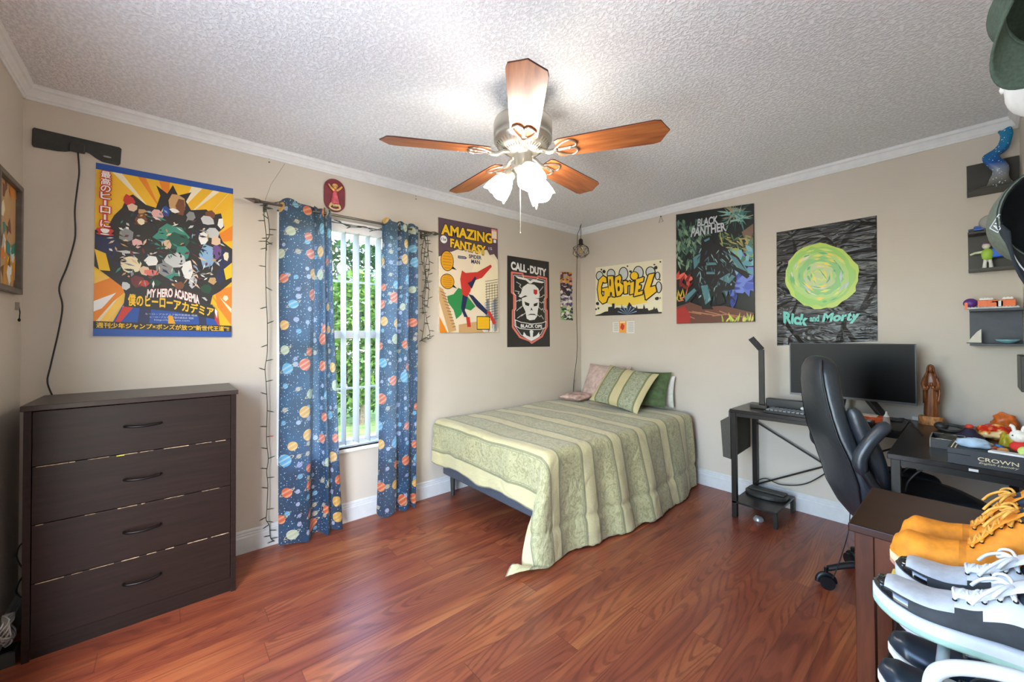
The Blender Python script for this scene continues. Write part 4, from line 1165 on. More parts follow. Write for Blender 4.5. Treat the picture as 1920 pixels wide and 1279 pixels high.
string_lights('dark string lights hanging in one long strand left of the curtains',
    [[(.088, -2.955, 2.09)]+XA(.075, [(499, 384), (495, 400), (499, 440), (500, 470)]), XA(.07, [(497, 384), (503, 410), (505, 440), (499, 452), (497, 452)]),
     XA(.045, [(499, 450), (498, 500), (499, 560), (501, 600), (501, 660), (497, 690), (499, 720), (501, 760), (500, 800), (500, 830), (503, 860), (500, 885), (502, 910), (500, 960), (499, 975)])+XA(.03, [(505, 985), (506, 1000), (508, 1010)])+[on('x', .03, 515, 1015)]], 38, 2, (24,))
string_lights('tangled dark string lights hanging at the right end of the curtain rod',
    [XA(.075, [(795, 436), (798, 455), (795, 490), (799, 520), (794, 560), (792, 590)]), XA(.055, [(800, 436), (803, 470), (797, 505), (804, 540), (801, 575)]),
     XA(.06, [(792, 438), (800, 460), (805, 500), (800, 530), (796, 570), (800, 600), (806, 625), (803, 636), (795, 634), (791, 640)]), XA(.04, [(797, 440), (790, 480), (798, 520), (792, 560), (796, 600), (790, 640)])], 58, 6)
string_lights('dark string lights strung along the top of the window blinds',
    [XA(.04, [(626, 412), (640, 418), (652, 424), (668, 426), (684, 425), (700, 432), (716, 428)])], 9, 9)

# ------------------------------------------------------------------ corner pendant lamp
pn = thing('pendant_lamp', 'small black wire-cage pendant lamp hanging in the corner with its cord', 'lamp', (.20, -.235, 2.44))
M_BW = mat('#2a241d', .5, .4)
m = MB(); m.cyl((0, 0, 0), (0, 0, -.018), .006, mat('#d8d4c8', .4), n=8); m.tube([(0, 0, -.01), (.006, .004, -.03), (0, .0, -.04)], .0025, M_BW, 6); m.build('ceiling_hook', pn)
zc = 2.16-2.44
m = MB(); m.tube([(0, 0, -.032), (.003, 0, -.10), (0, 0, zc+.10)], .0028, M_BW, 6)
m.tube(smooth_path([(0, 0, -.032), (-.012, -.012, -.09), (-.024, -.024, -.135), (-.026, -.026, -.30), (-.04, -.03, -.8), (-.10, .05, -1.3), (-.165, .08, -1.6), (-.188, .085, -1.78), (-.190, .085, -2.15)], 5), .0028, M_BW, 6)
m.build('cord', pn)
m = MB(); m.lathe([(.006, .11), (.018, .10), (.022, .085), (.022, .055), (.028, .05), (.028, .042), (.02, .04)], M_BW, (0, 0, zc)); m.build('socket', pn)
m = MB(); m.lathe([(.010, .045), (.014, .02), (.027, -.01), (.026, -.03), (.014, -.048), (.002, -.052)], mat('#d9b780', .15, trans=.7, var=0), (0, 0, zc)); m.build('bulb', pn)
m = MB()
lv = [(.028, .045, 0), (.082, .012, 0), (.082, -.048, .5), (.045, -.082, 0)]
P8 = [[Vector((r*math.cos(2*PI*(k+o)/6), r*math.sin(2*PI*(k+o)/6), z+zc)) for k in range(6)] for r, z, o in lv]
for k in range(6):
    for a, b in ((P8[0][k], P8[1][k]), (P8[1][k], P8[2][k]), (P8[1][(k+1) % 6], P8[2][k]), (P8[2][k], P8[3][k]), (P8[2][k], P8[3][(k+1) % 6]), (P8[0][k], P8[0][(k+1) % 6]), (P8[3][k], P8[3][(k+1) % 6]), (P8[1][k], P8[1][(k+1) % 6])):
        m.tube([a, b], .0019, M_BW, 5)
m.build('wire_cage', pn)

# ------------------------------------------------------------------ bed
BX, BY = 1.215, -1.80
bed = thing('bed', 'bed with grey upholstered base pushed into the corner', 'bed', (.62, -.95, 0))
M_BASE = mat('#4b4f58', .8, var=.08, sc=120); M_MATT = mat('#cfc8bd', .8); M_SHEET = mat('#c9aea2', .85, var=.12, sc=25)
def rel(o, *p): return tuple(Vector(p)-o.location)
m = MB(); m.box(rel(bed, .045, BY+.015, .17), rel(bed, BX-.01, -.05, .365), M_BASE); m.build('base', bed, .012, 3)
m = MB(); m.box(rel(bed, .035, BY+.01, .367), rel(bed, BX, -.045, .575), M_SHEET); m.build('mattress', bed, .04, 4)
for x_ in (.09, BX-.07):
    for y_ in (BY+.08, -.9, -.12):
        m = MB(); m.lathe([(.016, 0), (.022, .17)], M_BLK, rel(bed, x_, y_, 0), n=12); m.build('leg', bed)
m = MB(); m.box(rel(bed, BX-.02, -.12, .20), rel(bed, BX+.025, -.035, .27), M_BLK); m.box(rel(bed, BX-.0, -.05, .14), rel(bed, BX+.02, -.035, .46), M_BLK); m.build('headboard_bracket', bed, .004)
def cover_mat():
    N = NT('striped_bedspread')
    u, v, _ = N.sep(N.coord('UV'))
    ph = N.math('FRACT', N.math('ADD', N.math('DIVIDE', N.math('SUBTRACT', v, 1.497), .303), 10.5))
    d = N.math('ABSOLUTE', N.math('SUBTRACT', ph, .5))
    cream = N.math('LESS_THAN', d, .155)
    l1 = N.math('LESS_THAN', N.math('ABSOLUTE', N.math('SUBTRACT', d, .175)), .024)
    l2 = N.math('LESS_THAN', N.math('ABSOLUTE', N.math('SUBTRACT', d, .222)), .008)
    uv = N.coord('UV')
    pz = N.n('TexNoise', i_Vector=uv, i_Scale=26.0, i_Detail=1.5, i_Distortion=2.2)
    pais = N.ramp(pz.outputs[0], [(.44, '#a39d70'), (.50, '#c5bf90'), (.56, '#aca67a'), (.62, '#c1bb8c')])
    fine = N.n('TexNoise', i_Vector=uv, i_Scale=160.0, i_Detail=2.0)
    cr = N.ramp(fine.outputs[0], [(.3, '#cdc28e'), (.7, '#d8cd9c')])
    c = N.mix(cream, pais, cr)
    c = N.mix(l1, c, srgb('#8f8b66')); c = N.mix(l2, c, srgb('#96936f'))
    N.set(Base_Color=c, Roughness=.62)
    N.b.inputs['Sheen Weight'].default_value = .25
    wr = N.n('TexNoise', i_Vector=N.comb(N.math('MULTIPLY', u, 3), N.math('MULTIPLY', v, 3)), i_Scale=2.2, i_Detail=5.0, i_Distortion=.8)
    N.bump(N.math('ADD', N.math('MULTIPLY', wr.outputs[0], 1.0), N.math('MULTIPLY', pz.outputs[0], .10)), .55, .035)
    return N.m
M_COVER = cover_mat()
def cover_pt(s, t):
    a = max(0.0, s-BX); b = max(0.0, t+BY)     # BY is negative
    b = max(0.0, t-(-BY))
    r = .05; p = 1.9
    d = (a**p+b**p)**(1/p) if (a > 0 or b > 0) else 0
    bx = min(s, BX); by = -min(t, -BY)
    n1 = noise.noise(Vector((s*2.2, t*2.2, 0)))*.012+noise.noise(Vector((s*6, t*6, 4)))*.004
    z0 = .602+n1*1.2+(.012*math.sin(PI*min(1, s/BX))*math.sin(PI*min(1, t/1.8)))
    if d == 0: return Vector((bx, by, z0))
    ph = math.atan2(b, a); c2 = math.sin(2*ph)**2
    if d < r*PI/2: h = r*math.sin(d/r); v = r*(1-math.cos(d/r))
    else: h = r; v = r+(d-r*PI/2)
    fold = 0
    if b == 0 or ph < .6: fold += (.014*math.sin(t*17+1.3*math.sin(t*5))+.012*noise.noise(Vector((t*7, 1, v*2))))*min(1, v/.35)
    if a == 0 or ph > .9: fold += (.012*math.sin(s*15+1)+.018*noise.noise(Vector((s*9, 7, v*2))))*min(1, v/.2)
    sideflare = .17*math.sin(min(1, max(0, (t-.1)/1.5))*PI)+.05
    fl = v*(sideflare*math.cos(ph)**2+.02*math.sin(ph)**2+.20*c2)
    seam = -.012*math.exp(-((v-.42)/.02)**2) if ph < .8 else 0
    out = h+fl+fold*math.cos(ph)**2+fold*math.sin(ph)**2*.6+seam
    z = z0-v+.012*noise.noise(Vector((s*9, t*9, 2)))*min(1, v/.3)*(math.sin(ph)**2)
    kk = min(1, v/.5); kk = kk*kk*(3-2*kk)
    ph2 = min(ph+math.radians(50)*math.sin(2*ph)**.8*kk, math.radians(94)) if ph > 0 else 0
    dx, dy = math.cos(ph2), math.sin(ph2)
    fz = .008+.012*abs(noise.noise(Vector((s*14, t*14, 0))))
    if z < fz:
        e = fz-z; z = fz+(.040*math.exp(-((e-.09)/.07)**2)+.012*noise.noise(Vector((s*22, t*22, 0))))*(c2 if c2 > .1 else 0)*min(1, e/.03)+.004
        out += e*.8*(.25+.75*c2)
        sh_ = e*c2; return Vector((bx+dx*out-.38*sh_, by-dy*out-.10*sh_, max(z, .008)))
    return Vector((bx+dx*out, by-dy*out, z))
m = MB()
SM, TM, T0 = BX+.62, -BY+.355, .10
NU, NV = 120, 150
def cst(a, b):
    ka = max(0, (a-.70)/.30)**1.5; kb = max(0, (b-.84)/.16)**1.5
    return .02+(SM-.02)*a+.05*ka*kb, T0+(TM-T0)*b+.07*ka*kb+.012*math.sin(a*23)*max(0, (b-.97)/.03)
m.grid(lambda a, b: cover_pt(*cst(a, b)), NU, NV, M_COVER, lambda a, b: (.02+(SM-.02)*a, T0+(TM-T0)*b))
tag(m.build('bedspread', solid=.006), 'green and cream striped bedspread draped over the bed to the floor', 'bedspread')

def pillow(name, label, c, w, h, t, R3, mt, parts=None, edge=.06, seed=0, stripes=False):
    m = MB()
    c = Vector(c)
    def side(sg):
        def fn(a, b):
            u = a*2-1; v = b*2-1
            k = max(0, (1-abs(u)**3.2)*(1-abs(v)**3.2))**.55
            pinch = 1-.07*(1-abs(v)**2)*(abs(u)**4) ; pinch2 = 1-.07*(1-abs(u)**2)*(abs(v)**4)
            wr = 1+.12*noise.noise(Vector((u*2.5+seed, v*2.5, sg)))
            return c + R3 @ Vector((u*w/2*pinch, sg*(t/2*k*wr+.001), v*h/2*pinch2))
        return fn
    for sg in (1, -1): m.grid(side(sg), 20, 20, mt, lambda a, b: (a*w, b*h))
    return tag(m.build(name, solid=0), label, 'pillow')
def rx(a): return Matrix.Rotation(math.radians(a), 3, 'X')
def ryy(a): return Matrix.Rotation(math.radians(a), 3, 'Y')
def rzz(a): return Matrix.Rotation(math.radians(a), 3, 'Z')
N = NT('striped_sham')
u, v, _ = N.sep(N.coord('UV'))
f = N.math('ABSOLUTE', N.math('SUBTRACT', N.math('FRACT', N.math('ADD', N.math('DIVIDE', u, .26), .42)), .5))
pz = N.n('TexNoise', i_Vector=N.coord('UV'), i_Scale=26.0, i_Detail=1.5, i_Distortion=2.2)
c = N.mix(N.math('LESS_THAN', f, .17), N.ramp(pz.outputs[0], [(.42, '#868a6e'), (.52, '#b0b094'), (.6, '#94967a')]), srgb('#c6b98c'))
c = N.mix(N.math('LESS_THAN', N.math('ABSOLUTE', N.math('SUBTRACT', f, .20)), .032), c, srgb('#787a50'))
N.set(Base_Color=c, Roughness=.6)
M_SHAM = N.m
pillow('pillow', 'pink-beige mottled pillow leaning in the corner behind the striped one', (.40, -.13, .785), .56, .40, .11, rzz(-8) @ rx(-24), M_SHEET, seed=1)
pillow('pillow', 'white pillow with dark markings at the right of the pillow pile', (.93, -.060, .765), .34, .28, .07, rx(-6), mat('#d9d6cc', .8), seed=2)
pillow('pillow', 'dark green pillow peeking out behind the striped sham', (.88, -.165, .79), .42, .33, .07, rzz(4) @ rx(-25), mat('#4d5f3a', .8, var=.12), seed=3)
pillow('pillow', 'green and gold striped pillow propped at the front of the pile', (.745, -.325, .795), .54, .42, .12, rx(-40) @ ryy(7), M_SHAM, seed=4)
pillow('pillow', 'low crumpled pink and cream pillow flat against the left wall', (.20, -.32, .655), .28, .24, .06, rx(-84), mat('#c9a99c', .85, var=.25, sc=18), seed=5)

# ------------------------------------------------------------------ L-shaped desk
M_DT = wood_dark('black_oak_desktop', '#1b1918', '#312d2b', .28)
M_DF = mat('#26231f', .4, .5, var=.04)
dk = thing('corner_desk', 'black L-shaped corner desk with metal legs and a low side shelf', 'desk', (2.35, -.5, 0))
def R_(o, *p): return tuple(Vector(p)-o.location)
def bx(o, m, lo, hi, mt): return m.box(R_(o, *lo), R_(o, *hi), mt)
m = MB(); bx(dk, m, (1.705, -.462, .727), (2.578, -.022, .75), M_DT); m.build('tabletop', dk, .002)
m = MB(); bx(dk, m, (2.582, -1.062, .727), (2.990, -.022, .75), M_DT); m.build('tabletop', dk, .002)
for x_, y_ in ((1.712, -.458), (1.712, -.055), (2.592, -1.055), (2.950, -1.055), (2.592, -.40), (2.95, -.055)):
    m = MB(); bx(dk, m, (x_, y_, .0), (x_+.032, y_+.032, .727), M_DF); m.build('leg', dk, .002)
m = MB(); bx(dk, m, (2.624, -1.052, .700), (2.950, -1.030, .726), M_DF); m.build('frame_rail', dk)
m = MB(); bx(dk, m, (1.744, -.452, .702), (2.592, -.432, .726), M_DF); m.build('frame_rail', dk)
q = on('y', -1.0621, 1825, 880)
m = MB(); bx(dk, m, (q.x-.012, -1.0635, .732), (q.x+.013, -1.0622, .742), mat('#d5d5d2', .6)); st_ = m.build('sticker', dk); st_['label'] = 'small white sticker on the front edge'
for a, b in (((1.745, -.045, .60), (2.60, -.045, .14)), ((1.745, -.06, .135), (2.60, -.06, .62))):
    m = MB(); m.tube([R_(dk, *a), R_(dk, *b)], .006, M_DF, 8); m.build('cross_brace', dk)
m = MB(); m.tube([R_(dk, 2.93, -1.03, .70), R_(dk, 2.99, -.55, .02)], .008, M_DF, 8); m.build('cross_brace', dk)
m = MB(); bx(dk, m, (1.712, -.458, .098), (1.985, -.055, .112), M_DT); m.build('low_shelf', dk, .002)
for x_, y_ in ((1.962, -.45), (1.962, -.08)):
    m = MB(); bx(dk, m, (x_, y_, 0), (x_+.022, y_+.022, .098), M_DF); m.build('leg', dk)
m = MB()
M_BAG = mat('#4c4a42', .8, var=.1, sc=200)
m.loft([[R_(dk, *p) for p in r] for r in ([(1.702, -.44, .70), (1.702, -.06, .70), (1.702, -.06, .41), (1.702, -.44, .39)], [(1.640, -.45, .655), (1.640, -.07, .655), (1.655, -.07, .42), (1.655, -.45, .40)])], M_BAG, True, False)
m.box(R_(dk, 1.690, -.44, .69), R_(dk, 1.704, -.06, .735), M_BAG)
g_ = m.build('side_storage_bag', dk, .006, 3); g_['label'] = 'grey fabric side pocket'
def dev(c):
    m = MB()
    pts = [(.13*math.cos(a), .085*math.sin(a)) for a in [PI+PI*i/16 for i in range(17)]]+[(.13, .08), (-.13, .08)]
    m.prism(pts, c, (1, 0, 0), (0, 1, 0), (0, 0, .022), M_BLK); return m
m = dev((1.845, -.20, .1135)); m.box((1.73, -.205, .1355), (1.96, -.125, .147), M_BLK)
tag(m.build('cooling_stand', bevel=.004), 'flat black curved device lying on the low desk shelf', 'device')
m = MB(); m.lathe([(.0, 0), (.03, 0), (.034, .012), (.02, .03), (.002, .034)], mat('#aeb0b0', .25, .6), (1.86, -.40, .0), n=18)
tag(m.build('metal_cap'), 'small silver round lid on the floor under the low desk shelf', 'lid')

# monitor
mo = thing('computer_monitor', 'wide curved black computer monitor standing on the desk', 'monitor', (2.31, -.15, .75))
M_SCR = mat('#070607', .3, var=0); M_SCR.node_tree.nodes['Principled BSDF'].inputs['Specular IOR Level'].default_value = .12; M_BEZ = mat('#1b1b1c', .35); M_BEZ2 = mat('#4a4a4b', .35, .3)
def curve(x): return -.018*((x/.31)**2)-.03
def slab(x0, x1, z0, z1, d0, d1, mt, n=16):
    m = MB(); rings = []
    for i in range(n+1):
        x = x0+(x1-x0)*i/n; y = curve(x)
        rings.append([Vector((x, y+d0, z0)), Vector((x, y+d1, z0)), Vector((x, y+d1, z1)), Vector((x, y+d0, z1))])
    return m.loft(rings, mt, True, False)
slab(-.309, .309, .108, .463, 0, .018, M_BEZ).build('housing', mo, .002)
s_ = slab(-.303, .303, .122, .459, -.0012, 0, M_SCR); s_.build('screen', mo)
slab(-.309, .309, .108, .120, -.003, 0, M_BEZ2).build('chin_bezel', mo)
m = MB(); m.box((-.09, .0, .16), (.09, .035, .32), M_BEZ); m.beam((0, .03, .25), (-.045, .02, .012), .03, .02, M_BEZ); m.beam((0, .03, .25), (.165, .0, .012), .09, .02, M_BEZ)
m.box((-.075, -.03, .0), (.245, .06, .010), M_BEZ); m.build('stand', mo, .003)

# desk lamp
M_LMP = mat('#3a3832', .35, .5)
dl = thing('desk_lamp', 'slim black folding desk lamp at the left end of the desk', 'lamp', (1.84, -.268, .75))
m = MB(); m.box((-.055, -.045, .001), (.055, .045, .026), M_LMP); m.build('lamp_base', dl, .004)
m = MB(); m.box((-.008, -.006, .026), (.028, .008, .415), M_LMP); m.build('lamp_arm', dl, .002)
m = MB()
a = Vector((.012, .002, .412)); b = on('y', -.30, 1408, 634)-dl.location
m.beam(a, b, .040, .012, M_LMP, (0, 1, 0)); hd = m.build('lamp_head', dl, .002)
d = (b-a).normalized()
m = MB(); m.beam(a+d*.02+Vector((.0045, 0, -.0065)), b-d*.008+Vector((.0045, 0, -.0065)), .028, .002, mat('#c9c2a8', .5), (0, 1, 0)); m.build('light_strip', hd)

# keyboard
kb = thing('keyboard', 'black computer keyboard lying in front of the monitor', 'keyboard', (2.105, -.385, .7505), math.radians(-3))
m = MB(); m.box((-.19, -.07, 0), (.19, .065, .018), M_BEZ); m.build('keyboard_case', kb, .003)
m = MB()
for r in range(5):
    for c in range(15):
        x_ = -.178+c*.024; y_ = -.058+r*.023
        m.box((x_, y_, .018), (x_+.020, y_+.019, .026), mat('#85898c', .45))
ks = m.build('keys', kb, .0015, 1); ks['label'] = 'rows of grey-black keys'
sb = thing('soundbar', 'low black soundbar behind the keyboard with a small white knob', 'speaker', (2.03, -.245, .7505))
m = MB(); m.box((-.155, -.03, 0), (.155, .03, .075), M_BEZ); m.build('speaker_body', sb, .006, 3)
m = MB(); m.cyl((.06, -.030, .03), (.06, -.036, .03), .010, mat('#d8d8d6', .4)); m.build('knob', sb)
# small things right of the keyboard
m = MB(); m.box((2.335, -.43, .7505), (2.455, -.345, .770), M_BEZ)
for i in range(4):
    for j in range(3): m.box((2.342+i*.028, -.425+j*.025, .770), (2.362+i*.028, -.407+j*.025, .775), mat('#8fa0b0', .5))
tag(m.build('number_pad', bevel=.002), 'small black keypad with pale keys at the desk edge behind the chair', 'keypad')
m = MB(); m.box((2.36, -.325, .7505), (2.50, -.235, .785), mat('#e3662a', .5, var=.15)); m.box((2.362, -.323, .785), (2.46, -.24, .7885), mat('#efe2d2', .5))
tag(m.build('orange_box', bevel=.003), 'orange box lying in front of the monitor stand', 'box')
m = MB(); m.cyl((2.505, -.35, .7505), (2.505, -.35, .80), .018, mat('#e9e4df', .15, trans=.5, var=0), .014); m.lathe([(.014, 0), (.006, .014), (.004, .028), (.001, .03)], mat('#e8e8e8', .4), (2.505, -.35, .80), n=14)
tag(m.build('small_bottle'), 'small clear bottle beside the orange box', 'bottle')
m = MB(); m.box((2.22, -.30, .7505), (2.335, -.22, .79), M_BLK); tag(m.build('black_case', bevel=.01), 'small black case on the desk left of the orange box, beside the chair top', 'case')
m = MB(); m.tube(smooth_path([(2.53, -.085, .757), (2.555, -.10, .762), (2.58, -.15, .758), (2.60, -.22, .757), (2.61, -.30, .756), (2.64, -.42, .756), (2.665, -.55, .756)], 5), .0032, M_CABLE, 6)
tag(m.build('desk_cable'), 'black cable trailing over the desk corner from the monitor', 'cable')
m = MB(); m.box((2.585, -.055, .7505), (2.66, -.03, .775), mat('#dcdcd8', .5)); tag(m.build('white_adapter', bevel=.003), 'small white adapter against the wall behind the wooden statue', 'adapter')

# wooden statue
stt = thing('wooden_statue', 'carved wooden statue of a robed woman on a log slice', 'statue', (2.672, -.135, .7505))
N = NT('carved_wood'); nz = N.n('TexNoise', i_Vector=N.coord(scale=(30, 30, 5)), i_Scale=1.0, i_Detail=5.0, i_Distortion=.5)
N.set(Base_Color=N.ramp(nz.outputs[0], [(.3, '#4f2a14'), (.5, '#7c4522'), (.7, '#9c6030')]), Roughness=.35); N.bump(nz.outputs[0], .3, .004); M_CARV = N.m
m = MB(); R = random.Random(3)
rg = [(1+.06*R.uniform(-1, 1)) for j in range(24)]
m.loft([[Vector((r*.083*k*math.cos(2*PI*j/24), r*.058*k*math.sin(2*PI*j/24), z)) for j, r in enumerate(rg)] for z, k in ((0, .98), (.006, 1), (.042, 1), (.048, .96))], mat('#b97f45', .6, var=.3, sc=40), True)
lb = m.build('log_base', stt); lb['label'] = 'pale log slice with bark edge'
m = MB()
secs = [(.048, .046, .036, 0), (.06, .050, .038, 0), (.12, .046, .034, 0), (.18, .046, .032, .002), (.225, .050, .034, .004), (.262, .046, .032, .004), (.285, .030, .026, .002), (.296, .020, .020, 0)]
rings = []
for i, (z, a_, b_, ox_) in enumerate(secs):
    rings.append([Vector((ox_+a_*math.cos(t)*(1+.06*math.sin(7*t+i*.3)*(1 if z < .2 else .3)), b_*math.sin(t)*(1+.09*math.sin(9*t+1)*(1 if z < .2 else .3)), z)) for t in [2*PI*j/40 for j in range(40)]])
m.loft(rings, M_CARV)
m.ball((0, -.002, .318), (.019, .021, .025), M_CARV, 16, 10)
# veil over head and shoulders
rings = [[Vector((a_*math.cos(t), .004+b_*math.sin(t), z)) for t in [math.radians(-50)+math.radians(280)*j/20 for j in range(21)]] for z, a_, b_ in ((.343, .006, .006), (.338, .018, .018), (.322, .026, .026), (.30, .030, .028), (.27, .048, .036), (.20, .053, .038), (.12, .054, .038))]
m2 = MB(); 
for i in range(len(rings)-1): m2.add(rings[i]+rings[i+1], [(j, j+1, 22+j, 21+j) for j in range(20)], M_CARV, True)
m.build('figure', stt)
vl = m2.build('veil', stt, solid=.004)
m = MB()
for s_ in (-1, 1):
    m.tube(smooth_path([(s_*.040, -.010, .262), (s_*.050, -.030, .225), (s_*.030, -.048, .205), (s_*.012, -.056, .222)], 5), [.014]*5+[.013]*5+[.011]*5+[.007], M_CARV, 10)
    m.ball((s_*.006, -.058, .232), (.006, .006, .014), M_CARV, 8, 6)
m.tube(smooth_path([(.050, -.018, .22), (.056, -.03, .18), (.046, -.03, .14)], 4), [.008]*9, M_CARV, 8)
m.build('arms', stt)
stt.scale = (.62, .62, 1)

# things on the right wing of the desk
def D(x, y, z=.7505): return on('z', z, x, y)
tr_ = thing('mesh_tray', 'black tray with silver rim left of the dark gift box', 'tray', D(1744, 838))
m = MB(); M_SIL = mat('#b8b6ae', .3, .7)
w_, l_, h_ = .105, .15, .042
m.box((0, 0, 0), (w_, l_, .003), M_BEZ)
for a in ((0, 0, w_, .003), (0, l_-.003, w_, l_), (0, .003, .003, l_-.003), (w_-.003, .003, w_, l_-.003)): m.box((a[0], a[1], .003), (a[2], a[3], h_), M_BEZ)
m.build('tray_body', tr_)
m = MB(); m.tube([(0, 0, h_), (w_, 0, h_), (w_, l_, h_), (0, l_, h_)], .0025, M_SIL, 6, True); m.tube([(0, 0, 0), (0, 0, h_)], .002, M_SIL, 6); m.build('tray_rim', tr_)
c = tr_.location
m = MB(); m.ball(c+Vector((.055, .075, .034)), (.038, .058, .022), M_BLK, 16, 8); tag(m.build('computer_mouse'), 'black computer mouse resting in the silver-rimmed tray', 'mouse')
q = D(1782, 812)
m = MB(); m.tube([q+Vector((.0+.045*math.cos(a), .05+.03*math.sin(a), .018+.012*math.sin(a))) for a in [2*PI*i/24 for i in range(24)]], .008, M_BLK, 8, True)
m.ball(q+Vector((-.035, .06, .022)), (.028, .03, .022), M_BLK, 12, 8)
tag(m.build('headset'), 'black headset lying behind the silver-rimmed tray', 'headset')
q = D(1818, 822)
m = MB(); m.lathe([(.055, 0), (.05, .012), (.026, .03), (.018, .045), (.012, .05)], mat('#2f2a44', .6, var=.1), q, n=20); m.ball(q+Vector((0, 0, .058)), (.016, .016, .012), mat('#d9482c', .5), 12, 8)
tag(m.build('spinning_top'), 'dark purple dome-shaped toy with a red top behind the gift box', 'toy')
# gift box
gl, gr = on('z', .7505, 1777, 867), on('z', .7505, 1925, 892)
u_ = (gr-gl).normalized(); v_ = Vector((-u_.y, u_.x, 0)); GL = .225; GD = .20; GHt = .062
gb = thing('gift_box', 'flat dark box with gold lettering at the front of the desk wing', 'box', gl)
M_GB = mat('#26282d', .5, var=.15, sc=14); M_GOLD = mat('#d9c9a0', .35, .3, var=0)
m = MB()
for lo, hi, mt in (((0, 0, 0), (GL, GD, GHt-.022), M_GB), ((-.001, -.001, GHt-.021), (GL+.001, GD+.001, GHt), M_GB)):
    P_8 = [u_*a+v_*b+Vector((0, 0, c_)) for c_ in (lo[2], hi[2]) for a, b in ((lo[0], lo[1]), (hi[0], lo[1]), (hi[0], hi[1]), (lo[0], hi[1]))]
    m.add(P_8, [(0, 3, 2, 1), (4, 5, 6, 7), (0, 1, 5, 4), (1, 2, 6, 5), (2, 3, 7, 6), (3, 0, 4, 7)], mt)
m.build('box_body', gb, .001)
f0 = lambda a, z: u_*a+v_*-.0013+Vector((0, 0, z))
s = Sheet(f0(.062, .046), f0(.190, .046), f0(.190, .008), f0(.062, .008), -v_, .0002, M_GB)
s.text('CROWN', [(.14, .12), (.92, .12), (.92, .50), (.14, .50)], M_GOLD, .01)
s.text('English Laundry', [(.16, .60), (.92, .60), (.92, .85), (.16, .85)], M_GOLD, 0, .35)
s.build('lettering', gb)
m = MB()
for i in range(11): m.ball(u_*(.010)+v_*(.012+i*.015)+Vector((0, 0, GHt+.0005)), .0022, M_GOLD, 6, 4); m.ball(u_*(.020)+v_*(.012+i*.015)+Vector((0, 0, GHt+.0005)), .0022, M_GOLD, 6, 4)
m.build('gold_dots', gb)['kind'] = 'stuff'
zt = .7505+GHt
def GT(a, b, dz=0): return gl+u_*a+v_*b+Vector((0, 0, GHt+dz))
def crumple(name, label, cat, c, r, mt, seed, amp=.35, R3=None, n=28, k=16):
    m = MB(); rings = []
    c = Vector(c)
    for i in range(1, k):
        t = PI*i/k; rg = []
        for j in range(n):
            a = 2*PI*j/n; q = Vector((math.sin(t)*math.cos(a), math.sin(t)*math.sin(a), -math.cos(t)))
            s_ = 1+amp*noise.noise(q*1.8+Vector((seed, 0, 0)))+amp*.5*abs(noise.noise(q*5+Vector((0, seed, 0))))
            q = Vector((q.x*r[0], q.y*r[1], max(q.z, -.8)*r[2]))*s_
            q.z = max(q.z, -r[2]*.8)
            rg.append(c+Vector((0, 0, r[2]*.8))+(R3 @ q if R3 else q))
        rings.append(rg)
    m.loft(rings, mt, True, True)
    return tag(m.build(name), label, cat)
M_CLOTH = mat('#a9c0d4', .85, var=.08)
crumple('folded_cloth', 'pale blue cloth crumpled on the left of the gift box lid', 'cloth', GT(.062, .075, .0005), (.050, .026, .020), M_CLOTH, 3, .25)
N = NT('snack_foil'); vo = N.n('TexNoise', i_Scale=28.0, i_Detail=2.0, i_Vector=N.coord())
N.set(Base_Color=N.ramp(vo.outputs[0], [(.40, '#d92a1c'), (.50, '#e8452a'), (.56, '#f0922c'), (.62, '#f3d08a')]), Roughness=.22); M_SNK = N.m
q = D(1862, 826); crumple('snack_bag', 'crumpled red and orange snack bag behind the gift box', 'snack bag', q+Vector((.01, .03, 0)), (.055, .045, .040), M_SNK, 7, .4)
q = D(1880, 812); crumple('orange_bag', 'orange pouch standing behind the red snack bag', 'bag', q+Vector((.012, .10, 0)), (.045, .022, .050), mat('#e8732a', .35, var=.15), 9, .35)
q = GT(.150, .17, 0); crumple('olive_pouch', 'olive-yellow pouch between the snack bag and the white plush', 'pouch', q+Vector((0, .035, -GHt)), (.022, .020, .062), mat('#a89a1e', .4, var=.1), 5, .3)
pt = thing('plush_toy', 'small white plush toy with red and yellow clothes at the right of the pile', 'plush toy', GT(.185, .10, .0005))
M_WPL = mat('#ece6da', .9, var=.05, sc=200)
m = MB(); m.ball((0, 0, .022), (.030, .025, .022), mat('#d8322a', .8), 16, 10); m.build('body', pt)
m = MB(); m.ball((-.006, 0, .062), (.024, .022, .024), M_WPL, 16, 10)
for s_ in (-1, 1): m.tube(smooth_path([(-.006+s_*.010, 0, .080), (-.006+s_*.014, 0, .098), (-.006+s_*.022, 0, .102)], 4), [.006]*8+[.003], M_WPL, 8)
m.build('head', pt)
m = MB(); m.ball((.028, .0, .050), (.018, .018, .012), mat('#e8c02c', .8), 12, 8); m.build('scarf', pt)
m = MB()
for s_ in (-1, 1): m.ball((-.022, s_*.006-.012, .066), .0025, M_DKM, 8, 6)
m.build('eyes', pt)
m = MB(); m.ball(GT(.193, .042, .018), .0175, mat('#c3d97a', .6, var=.08), 16, 10); tag(m.build('green_ball'), 'pale green ball at the right end of the gift box lid', 'ball')
m = MB(); c_ = GT(.150, .026, .0045)
m.add([c_+u_*a+v_*b+Vector((0, 0, z)) for z in (-.004, .004) for a, b in ((-.045, -.018), (.045, -.024), (.05, .014), (-.035, .018))], [(0, 3, 2, 1), (4, 5, 6, 7), (0, 1, 5, 4), (1, 2, 6, 5), (2, 3, 7, 6), (3, 0, 4, 7)], mat('#e3e1df', .6))
tag(m.build('white_card_pack', bevel=.0015), 'white flat pack along the front edge of the gift box lid', 'pack')
R = random.Random(5)
